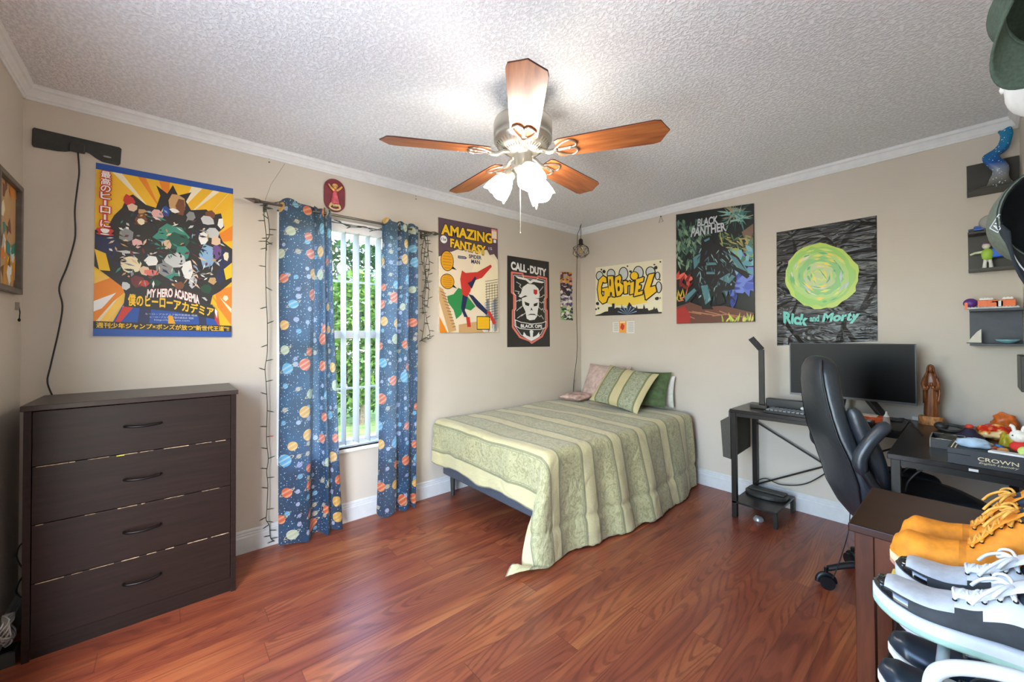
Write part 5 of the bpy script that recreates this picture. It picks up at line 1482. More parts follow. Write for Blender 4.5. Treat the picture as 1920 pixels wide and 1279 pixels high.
for k, (a, b, dz, col, lab) in enumerate(((.118, .085, 0, '#8f3f24', 'small brown-red sweet wrapper on the middle of the gift box lid'), (.140, .070, 0, '#c98a4a', 'tan sweet wrapper beside the brown-red one on the gift box lid'), (.10, .135, 0, '#efe4d4', 'cream crumpled wrapper at the back of the gift box lid'), (.128, .125, 0, '#3f78c0', 'small blue wrapper at the back of the gift box lid'), (.214, .07, 0, '#a06a9a', 'mauve wrapper at the right end of the gift box lid'))):
    crumple('wrapper', lab, 'wrapper', GT(a, b, .0005), (.015, .012, .008), mat(col, .4, var=.15), k+20, .4, n=14, k=8)

# cables below the desk
m = MB(); m.tube(smooth_path([(1.745, -.10, .16), (1.80, -.05, .19), (1.90, -.045, .17), (2.05, -.05, .22), (2.20, -.06, .36), (2.30, -.05, .45), (2.36, -.045, .50), (2.38, -.04, .70)], 6), .004, M_CABLE, 6)
tag(m.build('desk_power_cable'), 'black power cable sagging under the desk to the low shelf', 'cable')
for k, (a, b, lab) in enumerate(((2.62, .35, 'left'), (2.66, .25, 'middle'), (2.70, .2, 'right'))):
    m = MB(); m.tube(smooth_path([(a+.01, -1.0, .715), (a-.03, -.99, .67), (a-.06, -.985, .62), (a-.07, -.98, .575)], 5), .004, M_CABLE, 6)
    tag(m.build('hanging_cable'), lab+' one of the three black cables dangling beneath the desk wing', 'cable')

# ------------------------------------------------------------------ office chair
ch = thing('office_chair', 'black leather high-back swivel chair at the desk corner', 'chair', (2.60, -.80, 0), math.radians(30))
N = NT('black_leather'); nz = N.n('TexNoise', i_Vector=N.coord(), i_Scale=7.0, i_Detail=5.0, i_Distortion=.4)
vo = N.n('TexVoronoi', i_Scale=320.0, i_Vector=N.coord())
N.set(Base_Color=srgb('#272e36'), Roughness=.36); N.b.inputs['Specular IOR Level'].default_value = .75
N.bump(N.math('ADD', nz.outputs[0], N.math('MULTIPLY', vo.outputs['Distance'], .04)), .25, .02); M_LEA = N.m
M_PIPE = mat('#101215', .4); M_PLA = mat('#15171a', .4)
def rrect(cx, cy, hx, hy, z, n=28, e=3.2, tilt=0):
    out = []
    for j in range(n):
        t = 2*PI*j/n; c, s_ = math.cos(t), math.sin(t)
        x = hx*abs(c)**(2/e)*(1 if c >= 0 else -1); y = hy*abs(s_)**(2/e)*(1 if s_ >= 0 else -1)
        out.append(Vector((cx+x, cy+y, z-x*tilt)))
    return out
# backrest sections: z, x centre (forward +), half thickness, half width
BK = [(.37, -.165, .025, .09), (.41, -.180, .042, .145), (.48, -.198, .052, .195), (.58, -.215, .056, .222), (.68, -.243, .058, .222), (.78, -.278, .058, .203), (.87, -.298, .056, .186), (.95, -.310, .056, .170), (1.02, -.316, .058, .156), (1.09, -.318, .056, .138), (1.135, -.314, .046, .112), (1.158, -.312, .028, .07), (1.164, -.312, .010, .03)]
m = MB(); rings = []
for i in range((len(BK)-1)*4+1):
    k = i//4; f = (i % 4)/4
    a = BK[min(k, len(BK)-1)]; b = BK[min(k+1, len(BK)-1)]
    z, x, hx, hy = [a[j]*(1-f)+b[j]*f for j in range(4)]
    rings.append(rrect(x, 0, hx, hy, z, 36, 2.9, .25))
m.loft(rings, M_LEA); bkr = m.build('backrest', ch)
for s_ in (-1, 1):
    m = MB(); m.tube([Vector((x-hx*.62, s_*hy*.965, z+.012)) for z, x, hx, hy in BK[1:-2]], .0042, M_PIPE, 8); m.build('piping', bkr)
    m = MB()
    sec = [(.56, -.17, .035), (.70, -.20, .04), (.84, -.25, .036), (.93, -.28, .02)]
    m.tube(smooth_path([Vector((x+.03, s_*.165, z)) for z, x, r in sec], 4), [.03, .034, .037, .039, .04, .041, .04, .038, .036, .034, .030, .026, .016], M_LEA, 12); m.build('side_bolster', bkr)
m = MB(); rings = []
for z, hx, hy, e in ((.425, .20, .20, 4), (.435, .245, .245, 4), (.47, .262, .262, 4), (.505, .258, .258, 4), (.525, .235, .235, 3.4), (.535, .19, .19, 3)):
    rings.append(rrect(.035, 0, hx, hy, z, 40, e))
m.loft(rings, M_LEA); seat = m.build('seat', ch)
for s_ in (-1, 1):
    m = MB(); m.tube(smooth_path([(-.15, s_*.215, .535), (0, s_*.235, .535), (.16, s_*.232, .53), (.25, s_*.20, .505)], 5), [.022]+[.036]*13+[.03, .018], M_LEA, 12); m.build('side_bolster', seat)
    m = MB()   # folding arm, raised a little
    pts = smooth_path([(-.250, s_*.250, .655), (-.258, s_*.252, .72), (-.232, s_*.255, .785), (-.195, s_*.255, .840), (-.155, s_*.252, .885)], 5)
    rings = []
    for i, p in enumerate(pts):
        d = (pts[min(i+1, len(pts)-1)]-pts[max(i-1, 0)]).normalized(); y_ = Vector((0, 1, 0)); x_ = y_.cross(d).normalized()
        w2 = .028*min(1, .45+i/4, .5+(len(pts)-1-i)/5); t2 = .026*min(1, .4+i/4, .5+(len(pts)-1-i)/4)
        rings.append([p+y_*w2*math.cos(2*PI*j/16)+x_*t2*math.sin(2*PI*j/16) for j in range(16)])
    m.loft(rings, M_LEA); arm = m.build('armrest', ch)
    m = MB(); m.tube(smooth_path([(-.24, s_*.250, .67), (-.20, s_*.255, .60), (-.12, s_*.262, .52), (-.04, s_*.265, .47), (.0, s_*.2, .44)], 5), [.020]*20+[.018], M_PLA, 10); m.build('arm_bracket', arm)
m = MB(); m.box((-.12, -.10, .385), (.14, .10, .425), M_PLA); m.box((-.17, -.05, .39), (-.10, .05, .42), M_PLA); m.build('tilt_mechanism', ch, .008)
m = MB(); m.lathe([(.03, .10), (.03, .26), (.022, .262), (.022, .39)], M_PLA, n=20); m.build('gas_lift', ch)
m = MB(); m.lathe([(.02, .075), (.045, .08), (.05, .10), (.045, .125), (.03, .13)], M_PLA, n=24); hub = m.build('base_hub', ch)
for k in range(5):
    a = math.radians(178+72*k); d = Vector((math.cos(a), math.sin(a), 0)); sd_ = Vector((-d.y, d.x, 0))
    m = MB(); rings = []
    for t_ in range(9):
        f = t_/8; r = .03+.262*f; z = .110+.035*math.sin(PI*min(1, f*1.02))-.015*f
        hw = .026-.008*f; hh = .018-.005*f
        rings.append([d*r+Vector((0, 0, z))+sd_*hw*math.cos(2*PI*j/12)+Vector((0, 0, 1))*hh*math.sin(2*PI*j/12) for j in range(12)])
    m.loft(rings, M_PLA); lg = m.build('base_leg', hub)
    m = MB(); c_ = d*.300
    m.cyl(c_+Vector((0, 0, .05)), c_+Vector((0, 0, .098)), .008, M_DKM, n=10)
    for s_ in (-1, 1): m.cyl(c_+sd_*s_*.006+Vector((0, 0, .031)), c_+sd_*s_*.028+Vector((0, 0, .031)), .031, M_PLA, n=20)
    m.tube([c_+d*.035*math.cos(t)+Vector((0, 0, .032+.035*math.sin(t))) for t in [PI*i/10-.2 for i in range(12)]], .012, M_PLA, 8)
    m.build('caster', ch)
m = MB(); m.tube(smooth_path([on('y', -1.02, 1594, 962), on('y', -1.08, 1590, 1000), on('y', -1.0, 1575, 1050), on('y', -.98, 1562, 1085)], 5), .0022, M_CABLE, 5)
tag(m.build('thin_cable'), 'thin black cable hanging behind the office chair to the floor', 'cable')

# ------------------------------------------------------------------ brown side table
M_MAH = wood_dark('dark_cherry_wood', '#29120a', '#3d1c0f', .3, 'x'); M_MAHL = wood_dark('dark_cherry_legs', '#43200f', '#62321a', .32, 'z')
tb = thing('side_table', 'dark cherry wood side table against the right wall', 'table', (2.80, -1.82, 0))
TX0, TX1, TY0, TY1, TZ = 2.603, 3.005, -2.022, -1.625, .75
m = MB(); bx(tb, m, (TX0, TY0, TZ-.022), (TX1, TY1, TZ), M_MAH); m.build('tabletop', tb, .003)
for x_ in (TX0+.012, TX1-.052):
    for y_ in (TY0+.012, TY1-.052):
        m = MB(); bx(tb, m, (x_, y_, 0), (x_+.04, y_+.04, TZ-.022), M_MAHL); m.build('leg', tb, .002)
m = MB()
bx(tb, m, (TX0+.052, TY0+.018, TZ-.17), (TX1-.052, TY0+.034, TZ-.022), M_MAHL); bx(tb, m, (TX0+.052, TY1-.034, TZ-.17), (TX1-.052, TY1-.018, TZ-.022), M_MAHL)
bx(tb, m, (TX0+.018, TY0+.052, TZ-.17), (TX0+.034, TY1-.052, TZ-.022), M_MAHL); m.build('apron', tb)
m = MB(); bx(tb, m, (TX0+.015, TY0+.02, .14), (TX1-.01, TY1-.02, .16), M_MAH); m.build('lower_shelf', tb, .002)
m = MB(); m.box((2.665, -1.99, .1605), (2.95, -1.70, .36), mat('#2c211d', .25, var=.3, sc=12)); tag(m.build('storage_box', bevel=.004), 'glossy dark brown box on the lower shelf of the side table', 'box')

# ------------------------------------------------------------------ shoe rack
M_WPL2 = mat('#c9ced2', .35, var=.02); M_GRB = mat('#9aa4ac', .4, .3)
RY0, RY1, RX0, RX1 = -2.565, -2.06, 2.80, 2.985
TZS = (.175, .405, .595, .758)
rk = thing('shoe_rack', 'white and grey plastic shoe rack full of shoes beside the side table', 'shoe rack', (2.87, -2.31, 0))
for z in TZS:
    m = MB()
    for x_ in (RX0, RX0+.105, RX1-.01): m.tube([R_(rk, x_, RY0, z-.010), R_(rk, x_, RY1, z-.010)], .0075, M_GRB, 8)
    for y_ in (RY0, RY1): m.tube([R_(rk, RX0-.012, y_, z-.010), R_(rk, RX1, y_, z-.010)], .008, M_GRB, 8)
    m.build('tier', rk)
for y_ in (RY0, RY1):
    for x_ in (RX0+.02, RX1-.02):
        m = MB(); m.tube([R_(rk, x_, y_, 0), R_(rk, x_, y_, TZS[-1]-.01)], .009, M_GRB, 10); m.build('post', rk)
hz = .71
m = MB(); q_ = [on('y', RY0-.03, x, y) for x, y in ((1743, 1300), (1748, 1272), (1760, 1258), (1790, 1252), (1840, 1256), (1890, 1266), (1925, 1276))]
m.tube([Vector(R_(rk, *p)) for p in smooth_path(q_, 5)], .0095, M_WPL2, 10); m.build('side_handle', rk)

# ------------------------------------------------------------------ shoes
def shoe(name, label, cat, y, zf, kind, x_heel=2.995, L=.285, yaw=0, group=None, side=1):
    """toe points to -x; local +x is the toe, +y the shoe's own left"""
    t = thing(name, label, cat, (x_heel, y, zf), PI+math.radians(yaw), group)
    K = SH[kind]
    def hw(s):    # half width of the sole along the length s in 0..1
        pts = ((0, .004), (.03, .022), (.10, .032), (.3, .034), (.5, .037), (.68, .046), (.80, .0465), (.90, .039), (.96, .026), (.99, .012), (1, .003))
        for (a, p), (b, q) in zip(pts, pts[1:]):
            if s <= b: f = (s-a)/(b-a); return p+(q-p)*f
        return .003
    def spring(s): return .018*max(0, (s-.72)/.28)**1.8*K.get('spring', 1)
    def cy(s): return side*(.006*math.sin(PI*s)) 
    ns = 44; ss = [.5-.5*math.cos(PI*i/ns) for i in range(ns+1)]
    th = K['sole']
    # sole
    m = MB(); rings = []
    for s in ss:
        w = hw(s)+K.get('flare', .003); z0 = spring(s)
        rings.append([Vector((s*L, cy(s)+w*a, z0+b*th)) for a, b in ((-.9, 0), (-1, .18), (-1.0, .45), (-.98, .8), (-.93, 1), (.93, 1), (.98, .8), (1.0, .45), (1, .18), (.9, 0))])
    sm = K['solem']
    m.loft(rings, (lambda i, j: sm[1] if j in (1, 7) or (j in (0, 8, 9)) else sm[0]))
    m.build('sole', t)
    # upper
    H = K['h']
    def top(s):
        for (a, p), (b, q) in zip(H, H[1:]):
            if s <= b: f = (s-a)/(b-a); f = f*f*(3-2*f); return p+(q-p)*f
        return H[-1][1]
    m = MB(); rings = []; nr = 26
    for s in ss:
        w = hw(s)*1.0; z0 = spring(s)+th*.9; h = max(.004, top(s)-th*.9)
        k = 1-.55*max(0, min(1, (h-.05)/.10)) if s > .02 else 1
        ring = []
        for j in range(nr):
            a = PI*j/(nr-1); c, d = math.cos(a), math.sin(a)
            e = 2.6
            yy = abs(c)**(2/e)*(1 if c >= 0 else -1); zz = abs(d)**(2/e)
            taper = 1-(1-k)*zz*.5
            ring.append(Vector((s*L+.0, cy(s)+w*.97*yy*taper, z0+h*zz)))
        rings.append(ring)
    m.loft(rings, lambda i, j: K['paint'](ss[min(i, ns)], abs(j/(nr-1)-.5)*2, (j/(nr-1)) < .5))
    m.build('upper', t, sub=1)
    # opening lining
    m = MB(); o0, o1 = K['open']
    rings = []
    for i in range(12):
        s = o0+(o1-o0)*i/11; w = hw(s)*K.get('ow', .62)*math.sin(PI*(i+.6)/12.2)**.5
        z = spring(s)+th*.9+max(.004, top(s)-th*.9)+.003
        rings.append([Vector((s*L, cy(s)+w, z-.001)), Vector((s*L, cy(s), z)), Vector((s*L, cy(s)-w, z-.001)), Vector((s*L, cy(s), z-.006))])
    m.loft(rings, K['lining']); m.build('lining', t)
    m = MB()
    if K.get('collar'):
        pts = []
        for i in range(24):
            a = 2*PI*i/24; s = (o0+o1)/2+(o1-o0)/2*math.cos(a); w = hw(max(.05, s))*.70
            pts.append(Vector((s*L, cy(s)+w*math.sin(a), spring(s)+top(s)+.001)))
        m.tube(pts, K.get('cr', .009), K['collar'], 10, True); m.build('collar', t)
    # tongue
    m = MB(); t0, t1 = K['tongue']
    rings = []
    for i in range(9):
        f = i/8; s = t0+(t1-t0)*f; wv = .026-.006*f
        z = spring(s)+top(s)+.004+K.get('tl', .030)*max(0, 1-f*2.2)
        rings.append([Vector((s*L-.018*max(0, 1-2.2*f)*K.get('tb', 1), cy(s)+wv*a, z+b)) for a, b in ((-1, 0), (-.5, .004), (0, .006), (.5, .004), (1, 0), (0, -.004))])
    m.loft(rings, K['tonguem']); tg = m.build('tongue', t)
    if K.get('tab'):
        m = MB(); s = t0; z = spring(s)+top(s)+.012+K.get('tl', .03)
        c_ = Vector((s*L-.03, cy(s), z))
        m.box((c_.x-.028, c_.y-.019, c_.z-.004), (c_.x+.022, c_.y+.019, c_.z+.001), K['tab'][0]); m.box((c_.x+.022, c_.y-.021, c_.z-.004), (c_.x+.028, c_.y+.021, c_.z+.002), K['tab'][1])
        m.box((c_.x+.006, c_.y-.005, c_.z+.001), (c_.x+.014, c_.y+.005, c_.z+.0015), K['tab'][1])
        m.build('tongue_tab', tg)
    # laces
    l0, l1, nl = K['lace']
    m = MB(); R = random.Random(hash(label) % 99 if False else len(label)); lr = K.get('lr', .0026)
    eye = []
    for i in range(nl):
        s = l1+(l0-l1)*i/(nl-1); z = spring(s)+top(s)
        wv = .020 if nl < 9 else .018
        a = Vector((s*L, cy(s)-wv, z-.001)); b = Vector((s*L, cy(s)+wv, z-.001)); eye.append((a, b))
        md = (a+b)/2+Vector((.002, 0, .009))
        m.tube(smooth_path([a, a.lerp(md, .6)+Vector((0, 0, .003)), md, b.lerp(md, .6)+Vector((0, 0, .003)), b], 3), lr, K['lacem'], 6)
        if i: 
            p = eye[i-1]; m.tube(smooth_path([p[0], (p[0]+b)/2+Vector((0, 0, .010)), b], 4), lr, K['lacem'], 6); m.tube(smooth_path([p[1], (p[1]+a)/2+Vector((0, 0, .012)), a], 4), lr, K['lacem'], 6)
    e0 = (eye[-1][0]+eye[-1][1])/2+Vector((0, 0, .012))
    for sgn in (-1, 1):
        m.tube(smooth_path([e0, e0+Vector((.006, sgn*.018, .010)), e0+Vector((.018, sgn*.036, .002)), e0+Vector((.022, sgn*.028, -.010)), e0+Vector((.012, sgn*.010, .002)), e0], 5), lr*K.get('bow', 1), K['lacem'], 6)
        m.tube(smooth_path([e0, e0+Vector((.014, sgn*.014, .004)), e0+Vector((.034, sgn*.032, -.012)), e0+Vector((.046, sgn*.038, -.030))], 5), lr*K.get('bow', 1), K['lacem'], 6)
    m.build('laces', t)
    m = MB()
    for a, b in eye:
        for p in (a, b): m.lathe([(.0015, 0), (.0032, 0), (.0030, .0012), (.0015, .0014)], M_DKM, p+Vector((0, 0, .0005)), (0, .5 if p.y > cy(.6) else -.5, 1), 8)
    m.build('eyelets', t)['kind'] = 'stuff'
    return t
M_WHEAT = mat('#e08a1e', .75, var=.10, sc=45, bump=.2); M_WHEAT2 = mat('#c97818', .8, var=.12, sc=40); M_CREAM = mat('#dccfa0', .7, var=.08); M_NAVYL = mat('#2b3b4a', .35, var=.05)
M_LACEY = mat('#e3a84a', .8, var=.12, sc=90); M_SWH = mat('#c6cacf', .45, var=.03); M_SWH2 = mat('#b2b6bc', .7, var=.05, sc=90); M_SBL = mat('#17191c', .12, coat=.5, var=.03); M_SGR = mat('#2f3236', .75, var=.12, sc=50)
M_MINT = mat('#9fc0b2', .6, var=.06); M_LW = mat('#d6d9dd', .8, var=.03); M_BLUE = mat('#2450b0', .5); M_TAB = mat('#d8d8bc', .7, var=.06); M_NAV = mat('#222c38', .7, var=.06); M_BLKL = mat('#1e2832', .3, var=.08); M_SOLW = mat('#d6d3c6', .6, var=.08)
SH = {
 'boot': dict(sole=.024, solem=(M_CREAM, mat('#b98a74', .8, var=.2)), spring=.6, flare=.004, h=((0, .10), (.06, .165), (.34, .170), (.42, .150), (.60, .092), (.74, .084), (.90, .082), (.97, .062), (1, .030)),
              paint=lambda s, e, r: M_WHEAT2 if abs(s-.60) < .012 or (.35 < s < .62 and e < .16) else M_WHEAT, open=(.08, .34), lining=M_NAVYL, collar=M_NAVYL, cr=.015, tongue=(.36, .60), tonguem=M_WHEAT, tl=.03, lace=(.37, .58, 6), lacem=M_LACEY, lr=.0024),
 'sneaker': dict(sole=.030, solem=(M_SWH, M_MINT), flare=.005, h=((0, .06), (.05, .098), (.30, .092), (.42, .100), (.60, .074), (.76, .062), (.90, .058), (.97, .046), (1, .032)),
              paint=lambda s, e, r: (M_SBL if s > .93 or (e > .72 and s > .80) else (M_SGR if (e > .62 and s > .60) or (e > .45 and .50 < s < .62) or (e > .70 and s < .62) else (M_SWH2 if s > .62 else M_SWH))),
              open=(.06, .38), lining=M_NAV, collar=M_NAV, cr=.010, tongue=(.38, .64), tonguem=M_LW, tl=.028, tab=(M_TAB, M_BLUE), lace=(.42, .64, 5), lacem=M_LW, lr=.0023, bow=1.2),
 'black': dict(sole=.016, solem=(M_SOLW, M_SOLW), flare=.004, h=((0, .05), (.05, .080), (.30, .076), (.45, .082), (.62, .066), (.76, .055), (.90, .050), (.97, .040), (1, .022)),
              paint=lambda s, e, r: M_BLKL, open=(.06, .38), lining=M_BLK, collar=M_BLKL, cr=.006, tongue=(.40, .62), tonguem=M_BLKL, tl=.015, lace=(.42, .62, 4), lacem=M_BLK, lr=.003),
 'white': dict(sole=.022, solem=(M_SWH, M_SWH), flare=.003, h=((0, .05), (.05, .085), (.30, .08), (.45, .088), (.62, .072), (.76, .062), (.90, .058), (.97, .046), (1, .026)),
              paint=lambda s, e, r: M_SWH, open=(.06, .38), lining=M_SWH2, collar=M_SWH2, cr=.006, tongue=(.40, .62), tonguem=M_SWH, tl=.02, lace=(.42, .62, 4), lacem=M_LW, lr=.003),
}
ZT = TZS[-1]
shoe('work_boot', 'wheat-coloured lace-up boot farther from the camera, touching its twin', 'boot', -2.118, ZT, 'boot', 2.998, .282, side=-1)
shoe('work_boot', 'wheat-coloured lace-up boot nearer the camera, beside the white and black sneakers', 'boot', -2.222, ZT, 'boot', 3.0, .290, side=1)
shoe('sneaker', 'white sneaker with glossy black toe, behind its larger-looking twin', 'sneaker', -2.318, ZT, 'sneaker', 3.0, .272, side=-1)
shoe('sneaker', 'white sneaker with black toe and pale green sole edge, nearest on the top tier', 'sneaker', -2.432, ZT, 'sneaker', 3.0, .292, side=1)
z2 = TZS[-2]
shoe('white_shoe', 'white trainer half hidden under the boots, on the second tier', 'shoe', -2.16, z2, 'white', 3.0, .29, side=1)
shoe('leather_shoe', 'black leather shoe with pale sole edge, farther one under the sneakers', 'shoe', -2.30, z2-.0, 'black', 2.998, .285, side=-1)
shoe('leather_shoe', 'black leather shoe with cream sole edge, nearer one under the sneakers', 'shoe', -2.41, z2-.0, 'black', 2.995, .285, side=1)
shoe('canvas_shoe', 'navy and white shoe at the bottom edge beside the rack handle', 'shoe', -2.515, z2-.015, 'sneaker', 2.985, .245, side=1)
q = on('y', -2.22, 1665, 1118)
m = MB(); m.box((2.712, -2.235, .7215), (2.730, -2.205, .7435), mat('#d8c65a', .6)); 
tag(m.build('yellow_tag', bevel=.004), 'small yellow tag sticking out beneath the sneakers', 'tag')

# ------------------------------------------------------------------ wall shelves with toys, back wall right end
M_SHF = mat('#3a3832', .45, var=.05); M_SHG = mat('#474b52', .5, var=.05)
def shelf(label, z0, z1, mt, top=True, d=.115, x0=2.822, x1=3.008):
    t = thing('wall_shelf', label, 'shelf', (x0, 0, z0))
    w_ = x1-x0
    m = MB(); m.box((0, -.012, 0), (w_, -.001, z1-z0), mt); m.build('back_panel', t)
    m = MB(); m.box((0, -d, 0), (w_, -.012, .012), mt); m.build('ledge', t, .001)
    if top: m = MB(); m.box((0, -d, z1-z0-.012), (w_, -.012, z1-z0), mt); m.build('ledge', t, .001)
    return t
shelf('top dark wall shelf carrying the blue glitter figure', 2.045, 2.225, M_SHF, False)
shelf('middle dark wall shelf behind the hanging black cap', 1.615, 1.83, M_SHF)
shelf('lowest grey wall shelf carrying the orange brick toy', 1.205, 1.405, M_SHG)
N = NT('glitter_resin'); vo = N.n('TexVoronoi', i_Scale=95.0, i_Vector=N.coord()); z_ = N.sep(N.coord())[2]
base_ = N.ramp(N.math('MULTIPLY', N.math('SUBTRACT', z_, .0), 3.1), [(.02, '#4a4c44'), (.16, '#8f8f8c'), (.30, '#8a9ab0'), (.42, '#1e5aa8'), (.75, '#1684b4')])
sr = N.sep(vo.outputs['Color'])
c = N.mix(N.math('LESS_THAN', vo.outputs['Distance'], N.math('MULTIPLY', sr[0], .26)), base_, srgb('#e9f4f8'))
N.set(Base_Color=c, Roughness=.12, Transmission_Weight=.15); M_RES = N.m
q = on('y', -.075, 1868, 360)
rs_ = thing('resin_figure', 'blue glittery twisted resin figure standing on the top wall shelf', 'figurine', (q.x+.012, -.075, 2.0575))
m = MB()
P0 = [(0, .0), (0, .02), (-.004, .05), (.012, .085), (-.012, .125), (-.035, .16), (-.020, .185), (.012, .20), (.022, .235), (.030, .275), (.022, .30)]
RW = [.075, .055, .040, .034, .050, .034, .048, .034, .026, .028, .032]
rings = []
for i, ((x, z), w) in enumerate(zip(P0, RW)):
    a0 = i*.35
    rings.append([Vector((x+w*.8*math.cos(t), w*.55*math.sin(t)*(1 if i else .7), z+.010*math.sin(t*2+a0)*(1 if 1 < i else 0))) for t in [2*PI*j/20 for j in range(20)]])
m.loft(rings, M_RES); m.build('figure_body', rs_, sub=1)
m = MB(); m.box((-.078, -.03, -.010+.010), (.078, .03, .012), M_RES); m.build('figure_base', rs_, .003)
# toy car
q = on('y', -.075, 1830, 430)
cr = thing('toy_car', 'tiny blue toy car on top of the middle wall shelf', 'toy car', (2.862, -.08, 1.8315))
M_TB = mat('#3f66b8', .35, var=.1)
m = MB(); m.box((-.038, -.016, .006), (.038, .016, .018), M_TB); m.box((-.018, -.014, .018), (.020, .014, .031), M_TB); m.build('car_body', cr, .004, 3)
for x_ in (-.024, .024):
    for y_ in (-.016, .016): m = MB(); m.cyl((x_, y_-.003, .008), (x_, y_+.003, .008), .008, M_BLK, n=14); m.build('wheel', cr)
m = MB(); c_ = (2.905, -.085, 1.8745); m.ball(c_, (.044, .030, .042), mat('#d3d3cc', .1, trans=.55, var=0), 20, 12); m.ball((2.905, -.085, 1.868), (.018, .014, .018), mat('#ece9df', .5, var=.2), 12, 8)
tag(m.build('glass_paperweight'), 'clear glass paperweight beside the toy car, partly behind the cap brim', 'paperweight')
ty = thing('toy_figure', 'small green and blue toy figure inside the middle wall shelf', 'toy', (2.892, -.075, 1.6275))
m = MB()
for s_ in (-1, 1): m.tube([(s_*.012, 0, 0), (s_*.010, 0, .03), (s_*.006, 0, .05)], [.009, .007, .009], mat('#dfe0da', .4), 10)
m.build('legs', ty)
m = MB(); m.lathe([(.012, .045), (.020, .055), (.024, .085), (.018, .10), (.008, .106)], mat('#a4cc4a', .4), n=16); m.build('torso', ty)
m = MB(); m.tube([(-.02, 0, .09), (-.045, -.005, .088), (-.062, -.008, .080)], [.008, .006, .005], mat('#cfd9b4', .4), 8); m.build('arm', ty)
m = MB(); m.box((.012, -.012, .055), (.055, .014, .105), mat('#1f62d0', .4)); m.build('backpack', ty, .006)
m = MB(); m.ball((-.004, 0, .122), (.016, .015, .018), mat('#cfcabc', .4, var=.15), 12, 8); m.ball((-.004, 0, .136), (.014, .014, .008), mat('#6a4a70', .5), 10, 6); m.build('head', ty)
# brick toy
bt = thing('brick_toy', 'orange and white building-brick toy with purple shell on the lowest wall shelf', 'toy', (2.905, -.065, 1.4065))
M_ORB = mat('#ec6a1e', .35, var=.04); M_WHB = mat('#e8e6e0', .35, var=.02); M_PUR = mat('#5d2f86', .4)
def brick(m, x0, y0, z0, nx, ny, nz, mt, u=.012):
    m.box((x0, y0, z0), (x0+nx*u, y0+ny*u, z0+nz*u), mt)
    for i in range(nx):
        for j in range(ny): m.cyl((x0+(i+.5)*u, y0+(j+.5)*u, z0+nz*u), (x0+(i+.5)*u, y0+(j+.5)*u, z0+nz*u+.003), .0038, mt, n=8)
m = MB(); brick(m, -.09, -.035, 0, 15, 5, .7, mat('#bfc4be', .4, var=.1)); m.build('base_plate', bt)
for a in ((-.052, -.02, .0084, 6, 3, 3), (.03, -.02, .0084, 4, 3, 3), (-.010, -.03, .0084, 2, 2, 2)): m = MB(); brick(m, *a, M_ORB); m.build('brick', bt)
for a in ((-.045, -.02, .0474, 4, 2, .8), (.0, -.02, .0084, 3, 1, 2.6), (.035, -.02, .0474, 3, 2, .8)): m = MB(); brick(m, *a, M_WHB); m.build('brick', bt)
m = MB(); m.ball((-.078, -.01, .034), (.028, .02, .026), M_PUR, 14, 8, rx(0)); m.build('purple_shell', bt)
m = MB(); brick(m, -.100, -.03, .0, 1, 1, 3, M_ORB); m.build('brick', bt)
m = MB(); m.prism([(0, 0), (.052, 0), (.052, .078), (.036, .062), (.018, .034)], (2.812, -.095, 1.2185), (1, 0, 0), (0, 0, 1), (0, .006, 0), mat('#d4cdbd', .5, var=.05)); m.box((2.81, -.10, 1.2175), (2.866, -.085, 1.2225), M_SHF)
tag(m.build('paper_sail'), 'cream sail-shaped ornament at the left inside the lowest wall shelf', 'ornament')
m = MB(); m.lathe([(.004, 0), (.018, .002), (.040, .016), (.044, .022), (.040, .020), (.016, .006), (.002, .005)], mat('#8fc4cf', .3, var=.08), (2.955, -.068, 1.2175), n=24)
tag(m.build('small_bowl'), 'pale blue shallow bowl inside the lowest wall shelf', 'bowl')
m = MB(); m.box((2.985, -.30, .985), (3.008, -.04, 1.16), M_SHF); tag(m.build('wall_box', bevel=.003), 'dark box mounted on the right wall below the lowest shelf', 'box')

# ------------------------------------------------------------------ caps hanging on the right wall
def cap(label, c, R3, cm, bm, hole=True, stitch=None):
    """+x local is the brim direction, +z the crown"""
    t = thing('baseball_cap', label, 'cap', c)
    t.matrix_basis = Matrix.Translation(c) @ R3.to_4x4()
    t.rotation_euler = R3.to_euler()
    m = MB(); rings = []
    for i in range(11):
        f = i/10; a = f*PI/2
        r = math.cos(a)**.62 if f < 1 else .02
        rings.append([Vector((.088*max(r, .02)*math.cos(t_)-.0, .076*max(r, .02)*math.sin(t_), .115*math.sin(a)**.95)) for t_ in [2*PI*j/36 for j in range(36)]])
    m.loft(rings, cm, False); cw = m.build('crown', t, solid=.002)
    m = MB(); m.loft([[p*.965 for p in r] for r in rings], bm, False); m.build('lining', t)
    m = MB(); m.lathe([(.001, .122), (.008, .120), (.009, .115)], cm); m.build('button', cw)
    m = MB()
    def fn(a, b):
        th = (a-.5)*math.radians(166); r0 = Vector((.086*math.cos(th), .074*math.sin(th), 0))
        ext = .075*max(0, math.cos(th*1.05))**.42
        p = r0+Vector((ext*b, 0, 0)); p.z = .004-(p.y**2)*3.2+ (.074*math.sin(th))**2*3.2*(1-b)-.010*b
        return p
    m.grid(fn, 22, 8, bm); br_ = m.build('brim', t, solid=.004)
    if stitch:
        m = MB(); m.tube([fn(.5+.42*math.cos(PI*i/20), .6)+Vector((0, 0, -.0035)) for i in range(21)], .0012, stitch, 5); m.build('stitching', br_)
    m = MB(); m.tube([Vector((.087*math.cos(t_), .075*math.sin(t_), .004)) for t_ in [2*PI*j/36 for j in range(36)]], .0035, bm, 6, True); m.build('sweatband', t)
    return t
M_OLV = mat('#5a6052', .9, var=.08, sc=160); M_CBL = mat('#161d22', .9, var=.08, sc=160); M_GRN = mat('#46554a', .9, var=.1, sc=160); M_WCP = mat('#d5d6d4', .85, var=.04)
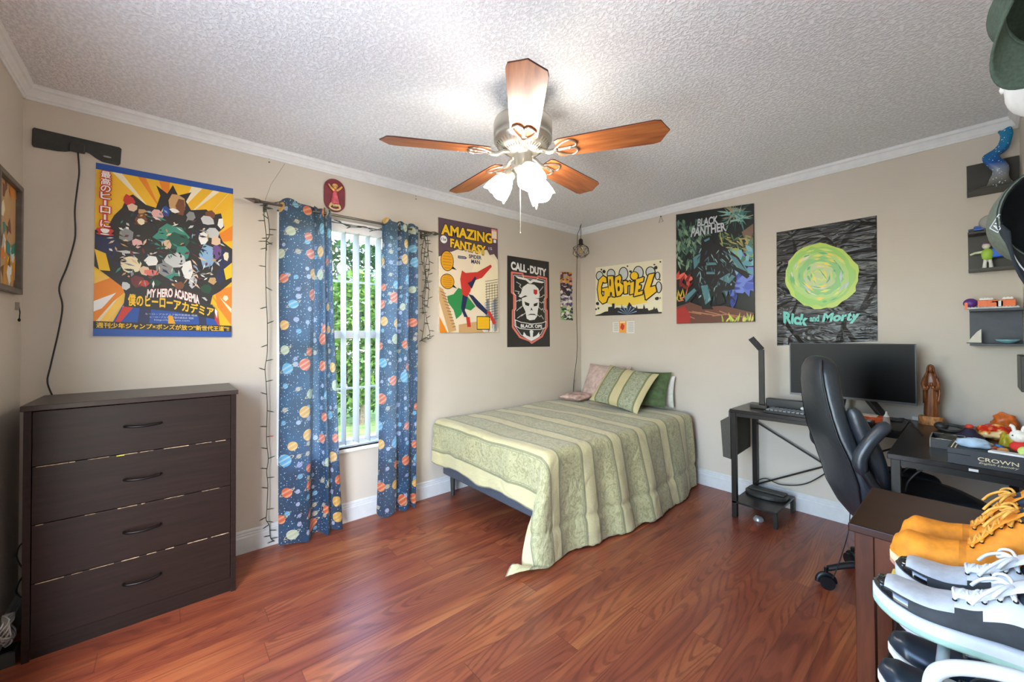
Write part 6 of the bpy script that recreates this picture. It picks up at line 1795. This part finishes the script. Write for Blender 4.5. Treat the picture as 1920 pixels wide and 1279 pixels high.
def basis(x, z):
    x = Vector(x).normalized(); z = Vector(z); z = (z-x*z.dot(x)).normalized(); y = z.cross(x)
    return Matrix((x, y, z)).transposed()
def peg(label, c, d=.05):
    m = MB(); m.lathe([(.010, 0), (.010, .003), (.004, .006), (.004, d-.006), (.007, d-.004), (.006, d), (.001, d+.001)], M_DKM, c, (-1, 0, 0), 12)
    tag(m.build('wall_hook'), label, 'hook')
cap_ = cap('dark cap with white stitched brim hanging lower on the right wall', Vector((2.944, -2.30, 1.482)), basis((.0, -.06, -1), (-.32, .94, .1)), M_OLV, M_CBL, stitch=M_LW)
cap('green cap hanging high on the right wall near the ceiling trim', Vector((2.957, -2.25, 1.89)), basis((-.42, .15, -.87), (-.35, .75, .35)), M_GRN, M_GRN)
cap('white cap tucked beneath the green cap on the right wall', Vector((3.004, -2.10, 1.80)), basis((0, .0, -1), (-1, .05, .0)), M_WCP, M_WCP)
peg('wall hook behind the dark hanging cap', Vector((LX, -2.29, 1.60)))
peg('wall hook behind the green hanging cap', Vector((LX, -2.25, 1.93)), .03)
# embroidered patch on the crown of the dark cap, laid onto its curved surface
crown_ = [o for o in bpy.data.objects if o.parent == cap_ and o.name.startswith('crown')][0]
inv_ = cap_.matrix_basis.inverted()
def onto(x, y, lift=.0015):
    d = (on('y', -2.3, x, y)-CAM).normalized()
    hit, p_, n_, i_ = crown_.ray_cast(inv_ @ CAM, inv_.to_3x3() @ d)
    return (p_-(inv_.to_3x3() @ d)*lift) if hit else None
m = MB()
def quad_pt(u, v):
    A, B, C, D_ = (1856, 428), (1873, 402), (1888, 408), (1871, 436)
    return ((A[0]*(1-u)+B[0]*u)*(1-v)+(D_[0]*(1-u)+C[0]*u)*v, (A[1]*(1-u)+B[1]*u)*(1-v)+(D_[1]*(1-u)+C[1]*u)*v)
ok_ = True
for a, b in (((0, 0), (1, 0)), ((1, 0), (1, 1)), ((1, 1), (0, 1)), ((0, 1), (0, 0))):
    pts = [onto(*quad_pt(a[0]+(b[0]-a[0])*i/8, a[1]+(b[1]-a[1])*i/8)) for i in range(9)]
    if all(p is not None for p in pts): m.tube(pts, .0008, M_LW, 4)
vs_, fs_ = text_mesh('ANY', .02)
x1_ = max(p.x for p in vs_); y1_ = max(p.y for p in vs_)
pp = [onto(*quad_pt(.12+.76*p.x/x1_, .85-.7*p.y/y1_)) for p in vs_]
if all(p is not None for p in pp): m.add(pp, fs_, M_LW)
if m.v:
    pa_ = m.build('patch', crown_); pa_['label'] = 'white outlined lettered patch'
